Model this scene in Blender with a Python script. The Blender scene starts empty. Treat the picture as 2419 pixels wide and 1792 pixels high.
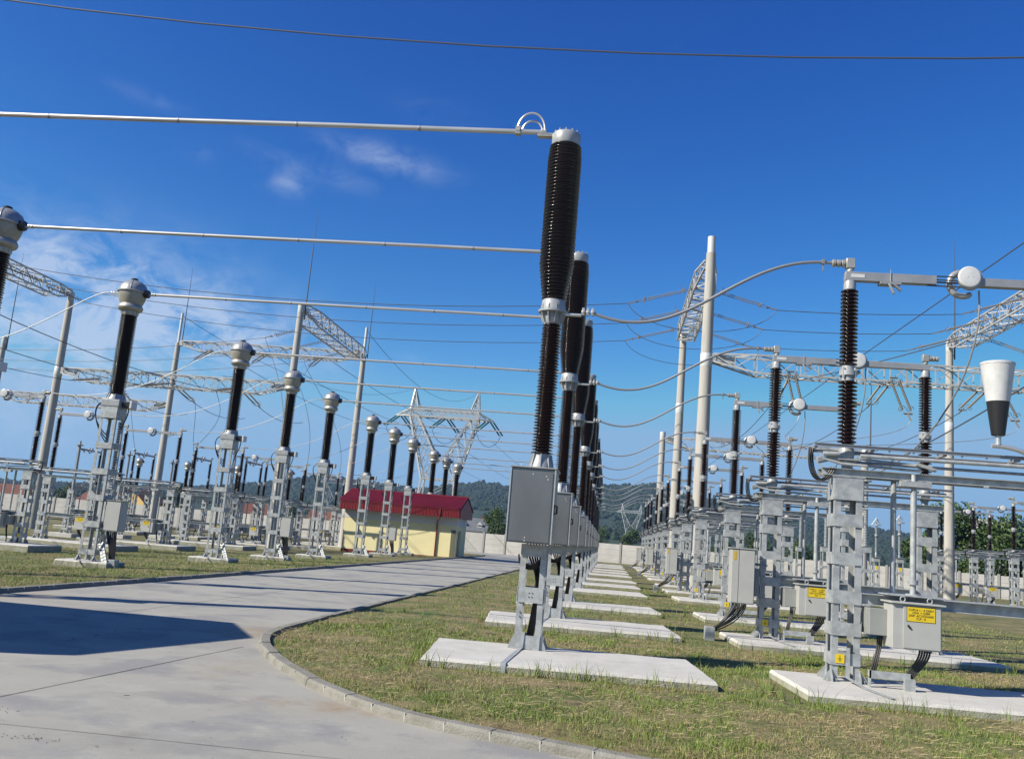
import bpy, math, random
from mathutils import Vector, Matrix, noise
random.seed(7)
sc = bpy.context.scene
COL = sc.collection
R = math.radians
SUN_AZ, SUN_EL = 30, 36          # light comes from behind-left, travels towards +X, +Y

# ------------------------------------------------------------------ mesh helper
class MB:
    def __init__(s): s.v = []; s.f = []; s.sm = []; s.mi = []; s.soft = False
    def add(s, vs, fs, smooth=False, mi=0):
        b = len(s.v); s.v += [tuple(p) for p in vs]
        for f in fs:
            s.f.append(tuple(i + b for i in f)); s.sm.append(smooth); s.mi.append(mi)
    def b2(s, x0, x1, y0, y1, z0, z1, mi=0):
        if x0 > x1: x0, x1 = x1, x0
        if y0 > y1: y0, y1 = y1, y0
        if z0 > z1: z0, z1 = z1, z0
        v = [(x0,y0,z0),(x1,y0,z0),(x1,y1,z0),(x0,y1,z0),(x0,y0,z1),(x1,y0,z1),(x1,y1,z1),(x0,y1,z1)]
        s.add(v, [(0,3,2,1),(4,5,6,7),(0,1,5,4),(1,2,6,5),(2,3,7,6),(3,0,4,7)], False, mi)
    def box(s, c, d, mi=0):
        s.b2(c[0]-d[0]/2, c[0]+d[0]/2, c[1]-d[1]/2, c[1]+d[1]/2, c[2]-d[2]/2, c[2]+d[2]/2, mi)
    def bar(s, p, q, w, h=None, up=(0,0,1), mi=0):
        p = Vector(p); q = Vector(q); h = h or w
        d = (q-p)
        if d.length < 1e-6: return
        d.normalize(); u = Vector(up)
        if abs(d.dot(u)) > .98: u = Vector((0,1,0))
        a = d.cross(u).normalized(); b = a.cross(d)
        a = a*w/2; b = b*h/2
        v = [p-a-b, p+a-b, p+a+b, p-a+b, q-a-b, q+a-b, q+a+b, q-a+b]
        s.add(v, [(0,3,2,1),(4,5,6,7),(0,1,5,4),(1,2,6,5),(2,3,7,6),(3,0,4,7)], False, mi)
    def tube(s, pts, r, n=8, mi=0, cap=True, smooth=True):
        pts = [Vector(p) for p in pts]; m = len(pts)
        rs = r if isinstance(r, (list, tuple)) else [r]*m
        vs = []; a = None
        for i in range(m):
            t = (pts[min(i+1, m-1)] - pts[max(i-1, 0)]).normalized()
            if a is None:
                u = Vector((0,0,1)) if abs(t.z) < .9 else Vector((1,0,0))
                a = t.cross(u).normalized()
            else: a = (a - t*a.dot(t)).normalized()
            b = t.cross(a)
            for k in range(n):
                an = 2*math.pi*k/n
                vs.append(pts[i] + (a*math.cos(an) + b*math.sin(an))*rs[i])
        fs = []
        for i in range(m-1):
            for k in range(n):
                k2 = (k+1) % n
                fs.append((i*n+k, i*n+k2, (i+1)*n+k2, (i+1)*n+k))
        s.add(vs, fs, smooth, mi)
        if cap:
            s.add(vs[:n], [tuple(range(n-1, -1, -1))], False, mi); s.add(vs[-n:], [tuple(range(n))], False, mi)
    def lathe(s, prof, n=24, o=(0,0,0), ax='z', mi=0, smooth=True):
        vs = []; fs = []; m = len(prof)
        for (r, z) in prof:
            for k in range(n):
                an = 2*math.pi*k/n; c, d = r*math.cos(an), r*math.sin(an)
                p = (c, d, z) if ax == 'z' else ((z, c, d) if ax == 'x' else (d, z, c))
                vs.append((o[0]+p[0], o[1]+p[1], o[2]+p[2]))
        for i in range(m-1):
            for k in range(n):
                k2 = (k+1) % n
                fs.append((i*n+k, i*n+k2, (i+1)*n+k2, (i+1)*n+k))
        s.add(vs, fs, smooth, mi)
    def prism(s, poly, z0, z1, mi=0):
        n = len(poly)
        v = [(x, y, z0) for x, y in poly] + [(x, y, z1) for x, y in poly]
        f = [tuple(range(n-1, -1, -1)), tuple(range(n, 2*n))]
        for i in range(n): f.append((i, (i+1) % n, n+(i+1) % n, n+i))
        s.add(v, f, False, mi)
    def build(s, name, mat, parent=None, bevel=0):
        me = bpy.data.meshes.new(name); me.from_pydata(s.v, [], s.f)
        me.polygons.foreach_set('use_smooth', s.sm)
        for m_ in (mat if isinstance(mat, (list, tuple)) else [mat]): me.materials.append(m_)
        if any(s.mi): me.polygons.foreach_set('material_index', s.mi)
        me.update()
        if any(s.sm) and not s.soft and len(s.f) < 60000: me.set_sharp_from_angle(angle=R(42))
        o = bpy.data.objects.new(name, me); COL.objects.link(o)
        if parent: o.parent = parent
        if bevel:
            b = o.modifiers.new('bevel', 'BEVEL'); b.width = bevel; b.segments = 2; b.limit_method = 'ANGLE'; b.angle_limit = R(50)
        return o

def tag(o, label=None, cat=None, group=None, kind='thing'):
    if label: o['label'] = label
    if cat: o['category'] = cat
    if group: o['group'] = group
    if kind: o['kind'] = kind
    return o
def empty(name, loc, rz=0):
    o = bpy.data.objects.new(name, None); COL.objects.link(o)
    o.empty_display_size = .2; o.location = loc; o.rotation_euler = (0, 0, rz); return o
KIDS = {}
def dup(root, loc, rz=None, label=None, group=None, skip=('white_cone', 'black_cone', 'earthing_arm')):
    def rec(o, par):
        c = o.copy(); COL.objects.link(c)
        if par: c.parent = par
        for ch in o.children:
            if ch.name.split('.')[0] in skip: continue
            rec(ch, c)
        return c
    r = rec(root, None); r.location = loc
    if rz is not None: r.rotation_euler = (0, 0, rz)
    if label: r['label'] = label
    if group: r['group'] = group
    return r
ORD = ['nearest', 'second nearest', 'third nearest', 'fourth', 'fifth', 'sixth', 'seventh', 'eighth', 'ninth', 'tenth', 'eleventh', 'twelfth']
def nth(i, n=12):
    if i == 0: return 'nearest to the camera'
    if i == n-1: return 'farthest from the camera'
    return ['', 'second', 'third', 'fourth', 'fifth', 'sixth', 'seventh', 'eighth', 'ninth', 'tenth', 'eleventh', 'twelfth'][i] + ' from the front'

# ------------------------------------------------------------------ materials
ALB = .79      # darkens every base colour against the raised exposure so that shadows go deeper
def mat(name, base, rough=.6, metal=0., var=None, scale=4., stretch=(1,1,1), bump=0., bscale=30., spec=.5, coat=0., space='Object', ramp=(.35,.65), detail=5, extra=None):
    dk = lambda c: tuple(q*ALB for q in c)
    base = dk(base); var = dk(var) if var else None; extra = [(dk(c), a_, b_) for c, a_, b_ in extra] if extra else None
    m = bpy.data.materials.new(name); m.use_nodes = True
    nt = m.node_tree; b = nt.nodes['Principled BSDF']
    b.inputs['Base Color'].default_value = (*base, 1); b.inputs['Roughness'].default_value = rough
    b.inputs['Metallic'].default_value = metal; b.inputs['Specular IOR Level'].default_value = spec
    if coat: b.inputs['Coat Weight'].default_value = coat; b.inputs['Coat Roughness'].default_value = .08
    L = nt.links.new
    if space == 'World':
        src = nt.nodes.new('ShaderNodeNewGeometry').outputs['Position']
    else:
        src = nt.nodes.new('ShaderNodeTexCoord').outputs['Object']
    mp = nt.nodes.new('ShaderNodeMapping'); L(src, mp.inputs['Vector']); mp.inputs['Scale'].default_value = stretch
    if var:
        cur = None
        layers = [(var, scale, ramp)] + (extra or [])
        for (c2, scl, rp) in layers:
            n = nt.nodes.new('ShaderNodeTexNoise'); n.inputs['Scale'].default_value = scl; n.inputs['Detail'].default_value = detail
            n.inputs['Roughness'].default_value = .6
            L(mp.outputs['Vector'], n.inputs['Vector'])
            r = nt.nodes.new('ShaderNodeMapRange'); r.inputs['From Min'].default_value = rp[0]; r.inputs['From Max'].default_value = rp[1]
            L(n.outputs['Fac'], r.inputs['Value'])
            x = nt.nodes.new('ShaderNodeMix'); x.data_type = 'RGBA'
            L(r.outputs['Result'], x.inputs['Factor'])
            if cur is None: x.inputs[6].default_value = (*base, 1)
            else: L(cur, x.inputs[6])
            x.inputs[7].default_value = (*c2, 1); cur = x.outputs[2]
        L(cur, b.inputs['Base Color'])
    if bump:
        n = nt.nodes.new('ShaderNodeTexNoise'); n.inputs['Scale'].default_value = bscale; n.inputs['Detail'].default_value = 6
        L(mp.outputs['Vector'], n.inputs['Vector'])
        bp = nt.nodes.new('ShaderNodeBump'); bp.inputs['Strength'].default_value = bump; bp.inputs['Distance'].default_value = .02
        L(n.outputs['Fac'], bp.inputs['Height']); L(bp.outputs['Normal'], b.inputs['Normal'])
    return m

M = {}
M['galv'] = mat('galvanised_steel', (.50,.52,.52), .46, .2, (.36,.378,.385), 9, ramp=(.4,.6), bump=.08, bscale=40)
M['steel'] = mat('painted_steel', (.38,.39,.41), .45, .25, (.31,.32,.34), 6)
M['lattice'] = mat('lattice_steel', (.58,.59,.59), .5, .15, (.42,.42,.41), 3)
M['alu'] = mat('aluminium_tube', (.74,.74,.72), .34, .6, (.62,.61,.58), 3, stretch=(.6,6,6))
M['boxsteel'] = mat('brushed_steel_sheet', (.27,.268,.265), .36, .6, (.22,.22,.22), 1.5, stretch=(2,2,.7), extra=[((.30,.30,.30), 7, (.70,.85))])
M['cast'] = mat('cast_aluminium', (.52,.51,.47), .42, .45, (.40,.39,.35), 6, bump=.05)
M['head'] = mat('sandy_grey_cast_head', (.44,.42,.36), .42, .25, (.34,.32,.27), 5, bump=.05)
M['dome'] = mat('silver_grey_dome', (.50,.50,.49), .38, .4, (.40,.40,.39), 5, bump=.04)
M['porc'] = mat('dark_brown_porcelain', (.007,.003,.0026), .16, 0, (.012,.005,.004), 3, spec=.6)
M['porc2'] = mat('brown_porcelain', (.026,.009,.007), .16, 0, (.015,.006,.005), 3, spec=.6)
M['greypost'] = mat('grey_insulator', (.30,.32,.34), .35)
M['white'] = mat('white_painted_flange', (.72,.725,.72), .35, 0, (.60,.605,.60), 7)
M['flange'] = mat('grey_cast_flange', (.43,.445,.455), .4, .1, (.34,.355,.365), 8, bump=.06)
M['cab'] = mat('light_grey_cabinet_paint', (.49,.495,.47), .42, 0, (.45,.45,.43), 3, extra=[((.38,.38,.36), 7, (.64,.8))])
M['cabside'] = mat('grey_cabinet_sheet', (.32,.33,.32), .45, 0, (.28,.29,.28), 4)
M['rubber'] = mat('black_cable_sheath', (.014,.014,.015), .5)
M['blackpl'] = mat('black_plastic', (.02,.02,.022), .35)
M['cable'] = mat('stranded_conductor', (.33,.34,.36), .5, .5)
M['cablel'] = mat('bright_conductor', (.36,.36,.355), .5, .4)
M['wire'] = mat('dark_conductor', (.12,.13,.15), .55, .4)
M['string'] = mat('grey_brown_insulator', (.22,.19,.16), .4)
M['rod'] = mat('dark_rod', (.10,.11,.12), .5, .4)
M['poleconc'] = mat('spun_concrete', (.52,.50,.46), .85, 0, (.42,.40,.36), 2.2, stretch=(5,5,.35), bump=.15, bscale=25, extra=[((.36,.34,.30), 3.2, (.64,.82))])
M['paleband'] = mat('pale_steel_band', (.68,.68,.66), .6, .1)
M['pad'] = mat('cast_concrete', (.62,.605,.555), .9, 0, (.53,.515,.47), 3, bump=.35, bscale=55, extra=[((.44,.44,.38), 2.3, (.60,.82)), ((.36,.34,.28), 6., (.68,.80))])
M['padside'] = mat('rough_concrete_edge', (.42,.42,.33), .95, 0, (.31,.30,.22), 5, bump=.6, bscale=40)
M['kerb'] = mat('kerb_concrete', (.29,.28,.245), .92, 0, (.21,.20,.165), 5, bump=.6, bscale=50, space='World', extra=[((.24,.22,.18), 1.6, (.62,.85))])
M['joint'] = mat('joint_filler', (.10,.095,.085), .95, 0, (.2,.19,.17), 8, space='World')
M['mortar'] = mat('pale_mortar', (.46,.45,.41), .95)
M['wallc'] = mat('wall_concrete', (.50,.485,.46), .9, 0, (.42,.405,.38), .8, space='World', bump=.2, bscale=8, extra=[((.42,.40,.37), 2.5, (.6,.8))])
M['wallpost'] = mat('wall_post_concrete', (.30,.29,.27), .9)
M['yellow'] = mat('yellow_render', (.93,.84,.48), .9, 0, (.86,.77,.43), 1.2, bump=.15, bscale=60)
M['whitewall'] = mat('white_render', (.70,.69,.67), .9)
M['redroof'] = mat('red_metal_roof', (.27,.010,.03), .5, 0, (.19,.007,.022), 1.5)
M['redfascia'] = mat('red_metal_fascia', (.21,.006,.012), .5, 0)
M['redbrown'] = mat('brown_gutter', (.20,.04,.025), .4)
M['door'] = mat('dark_green_door', (.16,.16,.10), .5)
M['sign'] = mat('yellow_sign', (.80,.58,.02), .45)
M['signold'] = mat('amber_sign', (.62,.40,.03), .5)
M['ink'] = mat('black_ink', (.02,.018,.01), .6)
M['glass'] = mat('green_glass', (.03,.16,.13), .15)
M['tile'] = mat('red_brown_tiles', (.20,.075,.05), .85, 0, (.14,.05,.035), 1.5)
M['slate'] = mat('grey_slate', (.16,.17,.19), .8, 0, (.11,.12,.13), 1)
M['housey'] = mat('ochre_render', (.60,.42,.16), .9); M['housew'] = mat('pale_render', (.62,.60,.56), .9)
M['window'] = mat('dark_window', (.03,.035,.04), .15)
M['trunk'] = mat('bark', (.09,.065,.045), .95)
M['leafa'] = mat('leaves_mid', (.045,.095,.02), .6, 0, (.09,.14,.03), .5, space='World'); M['leafb'] = mat('leaves_dark', (.02,.055,.014), .6, 0, (.035,.075,.02), .5, space='World')
M['leafc'] = mat('leaves_bright', (.10,.16,.03), .6, 0, (.07,.12,.02), .5, space='World')
M['forest'] = mat('forest_canopy', (.014,.036,.014), .9, 0, (.03,.058,.022), .02, space='World', ramp=(.4,.62), extra=[((.008,.022,.010), .055, (.5,.68)), ((.09,.10,.04), .0045, (.62,.66))])
M['field'] = mat('dry_field', (.12,.13,.045), .95, 0, (.20,.17,.07), .03, space='World')
M['haywood'] = mat('scrub', (.05,.085,.025), .9, 0, (.10,.11,.04), .05, space='World')
def road_mat():
    m = mat('road_concrete', (.402,.392,.342), .88, 0, (.335,.327,.287), .55, space='World', bump=.18, bscale=70, ramp=(.3,.7),
            extra=[((.415,.41,.37), 2.1, (.5,.75)), ((.33,.285,.215), .45, (.60,.74)), ((.27,.268,.26), 5.5, (.60,.8)), ((.22,.20,.175), 1.3, (.64,.80)), ((.28,.275,.265), .9, (.5,.62)), ((.435,.43,.392), 14., (.6,.8))])
    nt = m.node_tree; L = nt.links.new; b = nt.nodes['Principled BSDF']; cur = b.inputs['Base Color'].links[0].from_socket
    pos = nt.nodes.new('ShaderNodeNewGeometry').outputs['Position']
    def op(o, a, c=None):
        n = nt.nodes.new('ShaderNodeMath'); n.operation = o
        for i, q in enumerate((a, c)):
            if q is None: continue
            if isinstance(q, (int, float)): n.inputs[i].default_value = q
            else: L(q, n.inputs[i])
        return n.outputs[0]
    nz = nt.nodes.new('ShaderNodeTexNoise'); nz.inputs['Scale'].default_value = 3.2; nz.inputs['Detail'].default_value = 8; nz.inputs['Roughness'].default_value = .7; L(pos, nz.inputs['Vector'])
    for (x, y, sx_, sy_, col, am) in [(-5.0, 13.0, .45, .9, (0.261,0.201,0.126), 1.5), (-2.3, 8.35, .8, .30, (0.261,0.205,0.134), 1.5), (-3.9, 9.9, .35, .8, (0.269,0.225,0.158), 1.0), (-9.8, 14.6, .5, 1.6, (0.269,0.217,0.150), 1.0), (-6.6, 7.3, 1.2, .35, (0.190,0.186,0.174), .8), (-3.2, 6.4, 1.5, .25, (0.198,0.194,0.182), .8), (-5.6, 11.3, 1.6, .4, (0.213,0.209,0.198), .8)]:
        sp = nt.nodes.new('ShaderNodeSeparateXYZ'); L(pos, sp.inputs[0])
        e = op('ADD', op('POWER', op('DIVIDE', op('SUBTRACT', sp.outputs[0], x), sx_), 2), op('POWER', op('DIVIDE', op('SUBTRACT', sp.outputs[1], y), sy_), 2))
        f = op('MULTIPLY', op('POWER', 2.718, op('MULTIPLY', e, -1)), op('MULTIPLY', op('SUBTRACT', nz.outputs['Fac'], .34), am*2.2))
        n = nt.nodes.new('ShaderNodeClamp'); L(f, n.inputs['Value']); x2 = nt.nodes.new('ShaderNodeMix'); x2.data_type = 'RGBA'; L(n.outputs[0], x2.inputs['Factor']); L(cur, x2.inputs[6]); x2.inputs[7].default_value = (*col, 1); cur = x2.outputs[2]
    L(cur, b.inputs['Base Color'])
    return m
M['road'] = road_mat()
def grass_mat():
    m = mat('lawn_soil', (.115,.135,.03), .95, 0, (.25,.195,.09), .9, space='World', ramp=(.42,.62), bump=.8, bscale=22, detail=8,
            extra=[((.24,.185,.09), 1.7, (.52,.68)), ((.075,.125,.018), 1.1, (.54,.66)), ((.07,.046,.022), 3.1, (.55,.70)), ((.27,.215,.11), 14., (.58,.70))])
    return m
M['lawn'] = grass_mat()
M['gr1'] = mat('grass_green', (.11,.20,.018), .6, 0, (.24,.32,.06), 38, space='World'); M['gr2'] = mat('grass_olive', (.18,.20,.04), .65, 0, (.36,.33,.12), 38, space='World')
M['gr3'] = mat('grass_straw', (.26,.19,.085), .8, 0, (.58,.48,.27), 30, space='World')

# ------------------------------------------------------------------ camera
F_PX = 2161.775; P_, RO, YA = 0.172410943, 0.0844771581, 0.117168806
cam = bpy.data.cameras.new('camera'); co = bpy.data.objects.new('camera', cam); COL.objects.link(co); sc.camera = co
cam.sensor_width = 36; cam.sensor_fit = 'HORIZONTAL'; cam.lens = F_PX/2419*36; cam.clip_end = 12000; cam.clip_start = .05
fw = Vector((-math.sin(YA)*math.cos(P_), math.cos(YA)*math.cos(P_), math.sin(P_)))
rt = Vector((math.cos(YA), math.sin(YA), 0)); up = rt.cross(fw)
rt2 = rt*math.cos(RO) + up*math.sin(RO); up2 = -rt*math.sin(RO) + up*math.cos(RO)
mw = Matrix((rt2, up2, -fw)).transposed().to_4x4(); mw.translation = (0, 0, 1.6); co.matrix_world = mw

# ------------------------------------------------------------------ light and sky
sd = bpy.data.lights.new('sun', 'SUN'); so = bpy.data.objects.new('sun', sd); COL.objects.link(so)
sd.energy = 5.0; sd.angle = R(.5); sd.color = (1, .93, .80)
tos = Vector((-math.cos(R(SUN_AZ))*math.cos(R(SUN_EL)), -math.sin(R(SUN_AZ))*math.cos(R(SUN_EL)), math.sin(R(SUN_EL))))
so.rotation_euler = tos.to_track_quat('Z', 'Y').to_euler(); so.location = (-20, -12, 25)
W = bpy.data.worlds.new('World'); sc.world = W; W.use_nodes = True
nt = W.node_tree; L = nt.links.new; bg = nt.nodes['Background']
sky = nt.nodes.new('ShaderNodeTexSky'); sky.sky_type = 'NISHITA'; sky.sun_disc = False
sky.sun_elevation = R(SUN_EL); sky.sun_rotation = R(180 + 90 - SUN_AZ); sky.air_density = 1.0; sky.dust_density = .3; sky.ozone_density = 5.0; sky.altitude = 400
tc = nt.nodes.new('ShaderNodeTexCoord')
def mth(op, a, b=None, c=None):
    n = nt.nodes.new('ShaderNodeMath'); n.operation = op
    for i, q in enumerate((a, b, c)):
        if q is None: continue
        if isinstance(q, (int, float)): n.inputs[i].default_value = q
        else: L(q, n.inputs[i])
    return n.outputs[0]
EXPO = .62; SKY_S = .1
hs = nt.nodes.new('ShaderNodeHueSaturation'); hs.inputs['Saturation'].default_value = 1.18
L(sky.outputs[0], hs.inputs['Color'])
sc_ = nt.nodes.new('ShaderNodeSeparateColor'); L(hs.outputs[0], sc_.inputs[0])
cc_ = nt.nodes.new('ShaderNodeCombineColor'); KK = 1/(SKY_S*2**EXPO)
for ch_, (a_, p_) in enumerate(((6.8, 1.8), (3.2, 1.52), (1.6, .95))):   # deep summer blue
    L(mth('MINIMUM', mth('MULTIPLY', mth('POWER', mth('MULTIPLY', sc_.outputs[ch_], .085), p_), a_*KK), (.27, .48, .74)[ch_]*KK), cc_.inputs[ch_])
sep = nt.nodes.new('ShaderNodeSeparateXYZ'); L(tc.outputs['Generated'], sep.inputs[0])
X, Y, Z = sep.outputs
def sky_dir(u, v):   # a direction of the sky dome, given where the cloud bank stands in the photo (2230 px wide)
    u *= 2419/2230; v *= 2419/2230
    return (fw + rt2*(u-1209.5)/F_PX - up2*(v-896)/F_PX).normalized()
def clouds():
    mp = nt.nodes.new('ShaderNodeMapping'); L(tc.outputs['Generated'], mp.inputs['Vector'])
    mp.inputs['Scale'].default_value = (6, 6, 10); mp.inputs['Rotation'].default_value = (R(6), R(-13), 0)
    n = nt.nodes.new('ShaderNodeTexNoise'); n.inputs['Scale'].default_value = 3.4; n.inputs['Detail'].default_value = 10; n.inputs['Roughness'].default_value = .64; n.inputs['Distortion'].default_value = .5
    L(mp.outputs[0], n.inputs['Vector'])
    tot = None
    # cloud banks: direction, angular half sizes along az / el (radians), strength
    for (u, v, sx, sz, am) in [(250,650,.13,.055,1.0),(120,740,.12,.05,.9),(420,690,.10,.03,.62),(560,740,.09,.03,.4),(840,345,.055,.012,.5),(690,372,.06,.010,.26),(620,400,.018,.011,.5),(320,213,.03,.007,.13),(950,245,.04,.012,.10),(432,333,.014,.008,.14),(20,880,.10,.04,.35),(900,780,.02,.006,.1),(130,560,.05,.02,.35)]:
        d = sky_dir(u, v); az = math.atan2(d.x, d.y); 
        h = Vector((d.x, d.y, 0)).normalized(); t = Vector((h.y, -h.x, 0))
        a = nt.nodes.new('ShaderNodeVectorMath'); a.operation = 'DOT_PRODUCT'; L(tc.outputs['Generated'], a.inputs[0]); a.inputs[1].default_value = (t.x, t.y, 0)
        tilt = .12
        dz = mth('SUBTRACT', Z, d.z)
        dz = mth('ADD', dz, mth('MULTIPLY', a.outputs['Value'], tilt))
        e = mth('ADD', mth('POWER', mth('DIVIDE', a.outputs['Value'], sx), 2), mth('POWER', mth('DIVIDE', dz, sz), 2))
        front = nt.nodes.new('ShaderNodeVectorMath'); front.operation = 'DOT_PRODUCT'; L(tc.outputs['Generated'], front.inputs[0]); front.inputs[1].default_value = (h.x, h.y, 0)
        g = mth('MULTIPLY', mth('POWER', 2.718, mth('MULTIPLY', e, -1)), mth('GREATER_THAN', front.outputs['Value'], .2))
        g = mth('MULTIPLY', g, am)
        tot = g if tot is None else mth('ADD', tot, g)
    r = nt.nodes.new('ShaderNodeMapRange'); L(n.outputs['Fac'], r.inputs['Value']); r.inputs['From Min'].default_value = .36; r.inputs['From Max'].default_value = .66
    return mth('MINIMUM', mth('MULTIPLY', mth('MULTIPLY', tot, r.outputs[0]), .82), .7)
cl = clouds()
mx = nt.nodes.new('ShaderNodeMix'); mx.data_type = 'RGBA'; L(cl, mx.inputs['Factor']); L(cc_.outputs[0], mx.inputs[6]); mx.inputs[7].default_value = (.58*KK, .68*KK, .86*KK, 1)
L(mx.outputs[2], bg.inputs['Color']); bg.inputs['Strength'].default_value = SKY_S
vs = sc.view_settings; vs.view_transform = 'Standard'; vs.look = 'None'; vs.exposure = EXPO; vs.gamma = 1
sc.cycles.use_denoising = True; sc.cycles.max_bounces = 6; sc.cycles.transparent_max_bounces = 8

# ------------------------------------------------------------------ ground, road, lawns
def gz(x):      # the yard falls away slightly on its left side
    if x > -10: return .02
    t = min(1, (-10-x)/9); t = t*t*(3-2*t); return .02 - .27*t
g = MB(); xs = [-4000,-1500,-600,-200,-100,0,100,200,600,1500,4000]; ys = [-300,-60,0,60,120,200,400,700,1200,2500,6000]
for x in xs:
    for y in ys: g.v.append((x, y, -.32))
for i in range(len(xs)-1):
    for j in range(len(ys)-1):
        a = i*len(ys)+j; g.f.append((a, a+len(ys), a+len(ys)+1, a+1)); g.sm.append(False); g.mi.append(0)
tag(g.build('ground', M['field']), kind='structure')
g = MB(); g.add([(-10.6,-40,0),(60,-40,0),(60,97,0),(-60,97,0),(-60,86,0),(-10.6,86,0)], [(0,1,2,3,4,5)])
tag(g.build('road', M['road']), kind='structure')
KC = [(-4.72,88),(-4.72,60),(-4.72,40),(-4.72,28),(-4.74,20),(-4.74,16),(-4.72,14),(-4.68,13.0),(-4.58,12.4),(-4.42,11.9),(-4.22,11.4),(-3.84,10.68),(-3.46,10.05),(-2.84,9.17),(-2.39,8.66),(-1.95,8.27),(-1.53,7.97),(-1.13,7.76),(-.72,7.61),(-.4,7.5),(-.1,7.395),(.35,7.23),(1.0,7.03),(2,6.8),(4,6.55),(8,6.4),(20,6.4),(40,6.4)]
KL = [(-10.05,4),(-10.05,14),(-10.05,20),(-10.1,28),(-10.2,43),(-10.3,64),(-10.35,78),(-10.7,82),(-11.7,84.6),(-13.4,85.9),(-15.5,86.2),(-60,86.2)]
def offset(path, d):
    out = []
    for i, p in enumerate(path):
        a = Vector(path[max(0, i-1)]); b = Vector(path[min(len(path)-1, i+1)]); t = (b-a).normalized()
        out.append((p[0]-t.y*d, p[1]+t.x*d))
    return out
def resample(path, step):
    out = []; carry = 0
    for i in range(len(path)-1):
        a = Vector(path[i]); b = Vector(path[i+1]); l = (b-a).length; t = carry
        while t < l: out.append(a+(b-a)*(t/l)); t += step
        carry = t-l
    out.append(Vector(path[-1])); return out
def kerb(path, side, name):
    k = MB(); rs = resample(path, .22); n = 0
    seg = []
    i = 0; j = 0
    while i < len(rs)-1:
        # a block of one metre, then a mortar joint
        blk = rs[i:i+3]
        if len(blk) < 2: break
        y = blk[0].y
        dz = random.uniform(-.005, .005)
        vs = []
        for q, p in enumerate(blk):
            kk = i+q; a = rs[max(0, kk-1)]; b = rs[min(len(rs)-1, kk+1)]; t = (b-a).normalized(); nn = Vector((-t.y, t.x))*side
            pp = Vector(p)
            if q == 0: pp = pp + t*.006
            if q == len(blk)-1: pp = pp - t*.006
            for (d, z) in ((0, -.05), (.010, .055), (.032, .078), (.14, .08), (.142, -.05)):
                w = pp + nn*d; vs.append((w.x, w.y, z + (dz if z > 0 else 0)))
        m = len(blk)
        fs = []
        for q in range(m-1):
            for c in range(4):
                f = (q*5+c, (q+1)*5+c, (q+1)*5+c+1, q*5+c+1)
                fs.append(f if side < 0 else f[::-1])
        fs.append((0,1,2,3,4)); fs.append(tuple((m-1)*5+c for c in (4,3,2,1,0)))
        k.add(vs, fs)
        # mortar
        a = blk[-1]; t = (blk[-1]-blk[-2]).normalized(); nn = Vector((-t.y, t.x))*side
        w0 = a + nn*.008; w1 = a + nn*.136
        if random.random() < .75: k.bar((w0.x, w0.y, .014), (w1.x, w1.y, .014), .013, .118, mi=1)
        i += 2
    tag(k.build(name, [M['kerb'], M['mortar']]), kind='structure')
kerb(KC, 1, 'kerb'); kerb(KL, 1, 'kerb')
def lawn(poly_fn_rows, name):
    m = MB(); 
    for a, b in poly_fn_rows: pass
# right lawn: strips between the kerb and the far right
def lawn_right():
    m = MB(); inner = offset(KC, .136)
    cols = 22; V = []
    for (x, y) in inner:
        for c in range(cols+1):
            t = (c/cols)**1.8
            X1 = x + (60-x)*t if y > 7.4 else x + (60-x)*t
            V.append((X1, y if c == 0 else y, .055 + .025*noise.noise(Vector((X1*.7, y*.7, 0)))*(c > 0)))
    m.v = V
    return m
pts = offset(KC, .136)
m = MB(); ring = [(x, y) for x, y in pts] + [(60, 6.4), (60, 97), (-4.55, 97)]
kin = offset(KC, .2)
def kerb_x(y):
    for i in range(len(kin)-1):
        (x0, y0), (x1, y1) = kin[i], kin[i+1]
        if y1 <= y <= y0: return x0+(x1-x0)*(y0-y)/max(1e-6, y0-y1)
    return None
def lawn_z(x, y):
    k = kerb_x(y); t = 1 if k is None else max(0, min(1, (x-k)*.8)); t = t*t*(3-2*t)
    return .036 + .062*t*(1 if y > 6.9 else max(0, (y-6.2)/.7))
def fill_lawn(ring, name, zf):
    # triangulated sheet with inner points for gentle unevenness
    from mathutils.geometry import delaunay_2d_cdt
    xs0 = min(p[0] for p in ring); xs1 = max(p[0] for p in ring); ys0 = min(p[1] for p in ring); ys1 = max(p[1] for p in ring)
    vs = [Vector(p) for p in ring]; n = len(vs)
    y = ys0
    while y < ys1:
        st = .5 if y < 20 else (1.2 if y < 40 else 4)
        x = xs0
        while x < xs1:
            s2 = st if abs(x) < 14 else (1.5 if abs(x) < 30 else 6)
            vs.append(Vector((x+random.uniform(-.1,.1), y+random.uniform(-.1,.1)))); x += s2
        y += st
    res = delaunay_2d_cdt(vs, [], [list(range(n))], 1, 1e-4)
    V = [(v.x, v.y, zf(v.x, v.y)) for v in res[0]]
    mb = MB(); mb.add(V, [tuple(f) for f in res[2]], True)
    o = mb.build(name, M['lawn']); tag(o, kind='structure'); return o
fill_lawn(ring, 'lawn', lambda x, y: lawn_z(x, y) + .014*noise.noise(Vector((x*.8, y*.8, 0))))
ptl = offset(KL, .136)
ringl = [(x, y) for x, y in ptl] + [(-120, 86.4), (-120, 4)]
fill_lawn(ringl, 'lawn', lambda x, y: gz(x) + .03 + .02*noise.noise(Vector((x*.7, y*.7, 3))))
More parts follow.
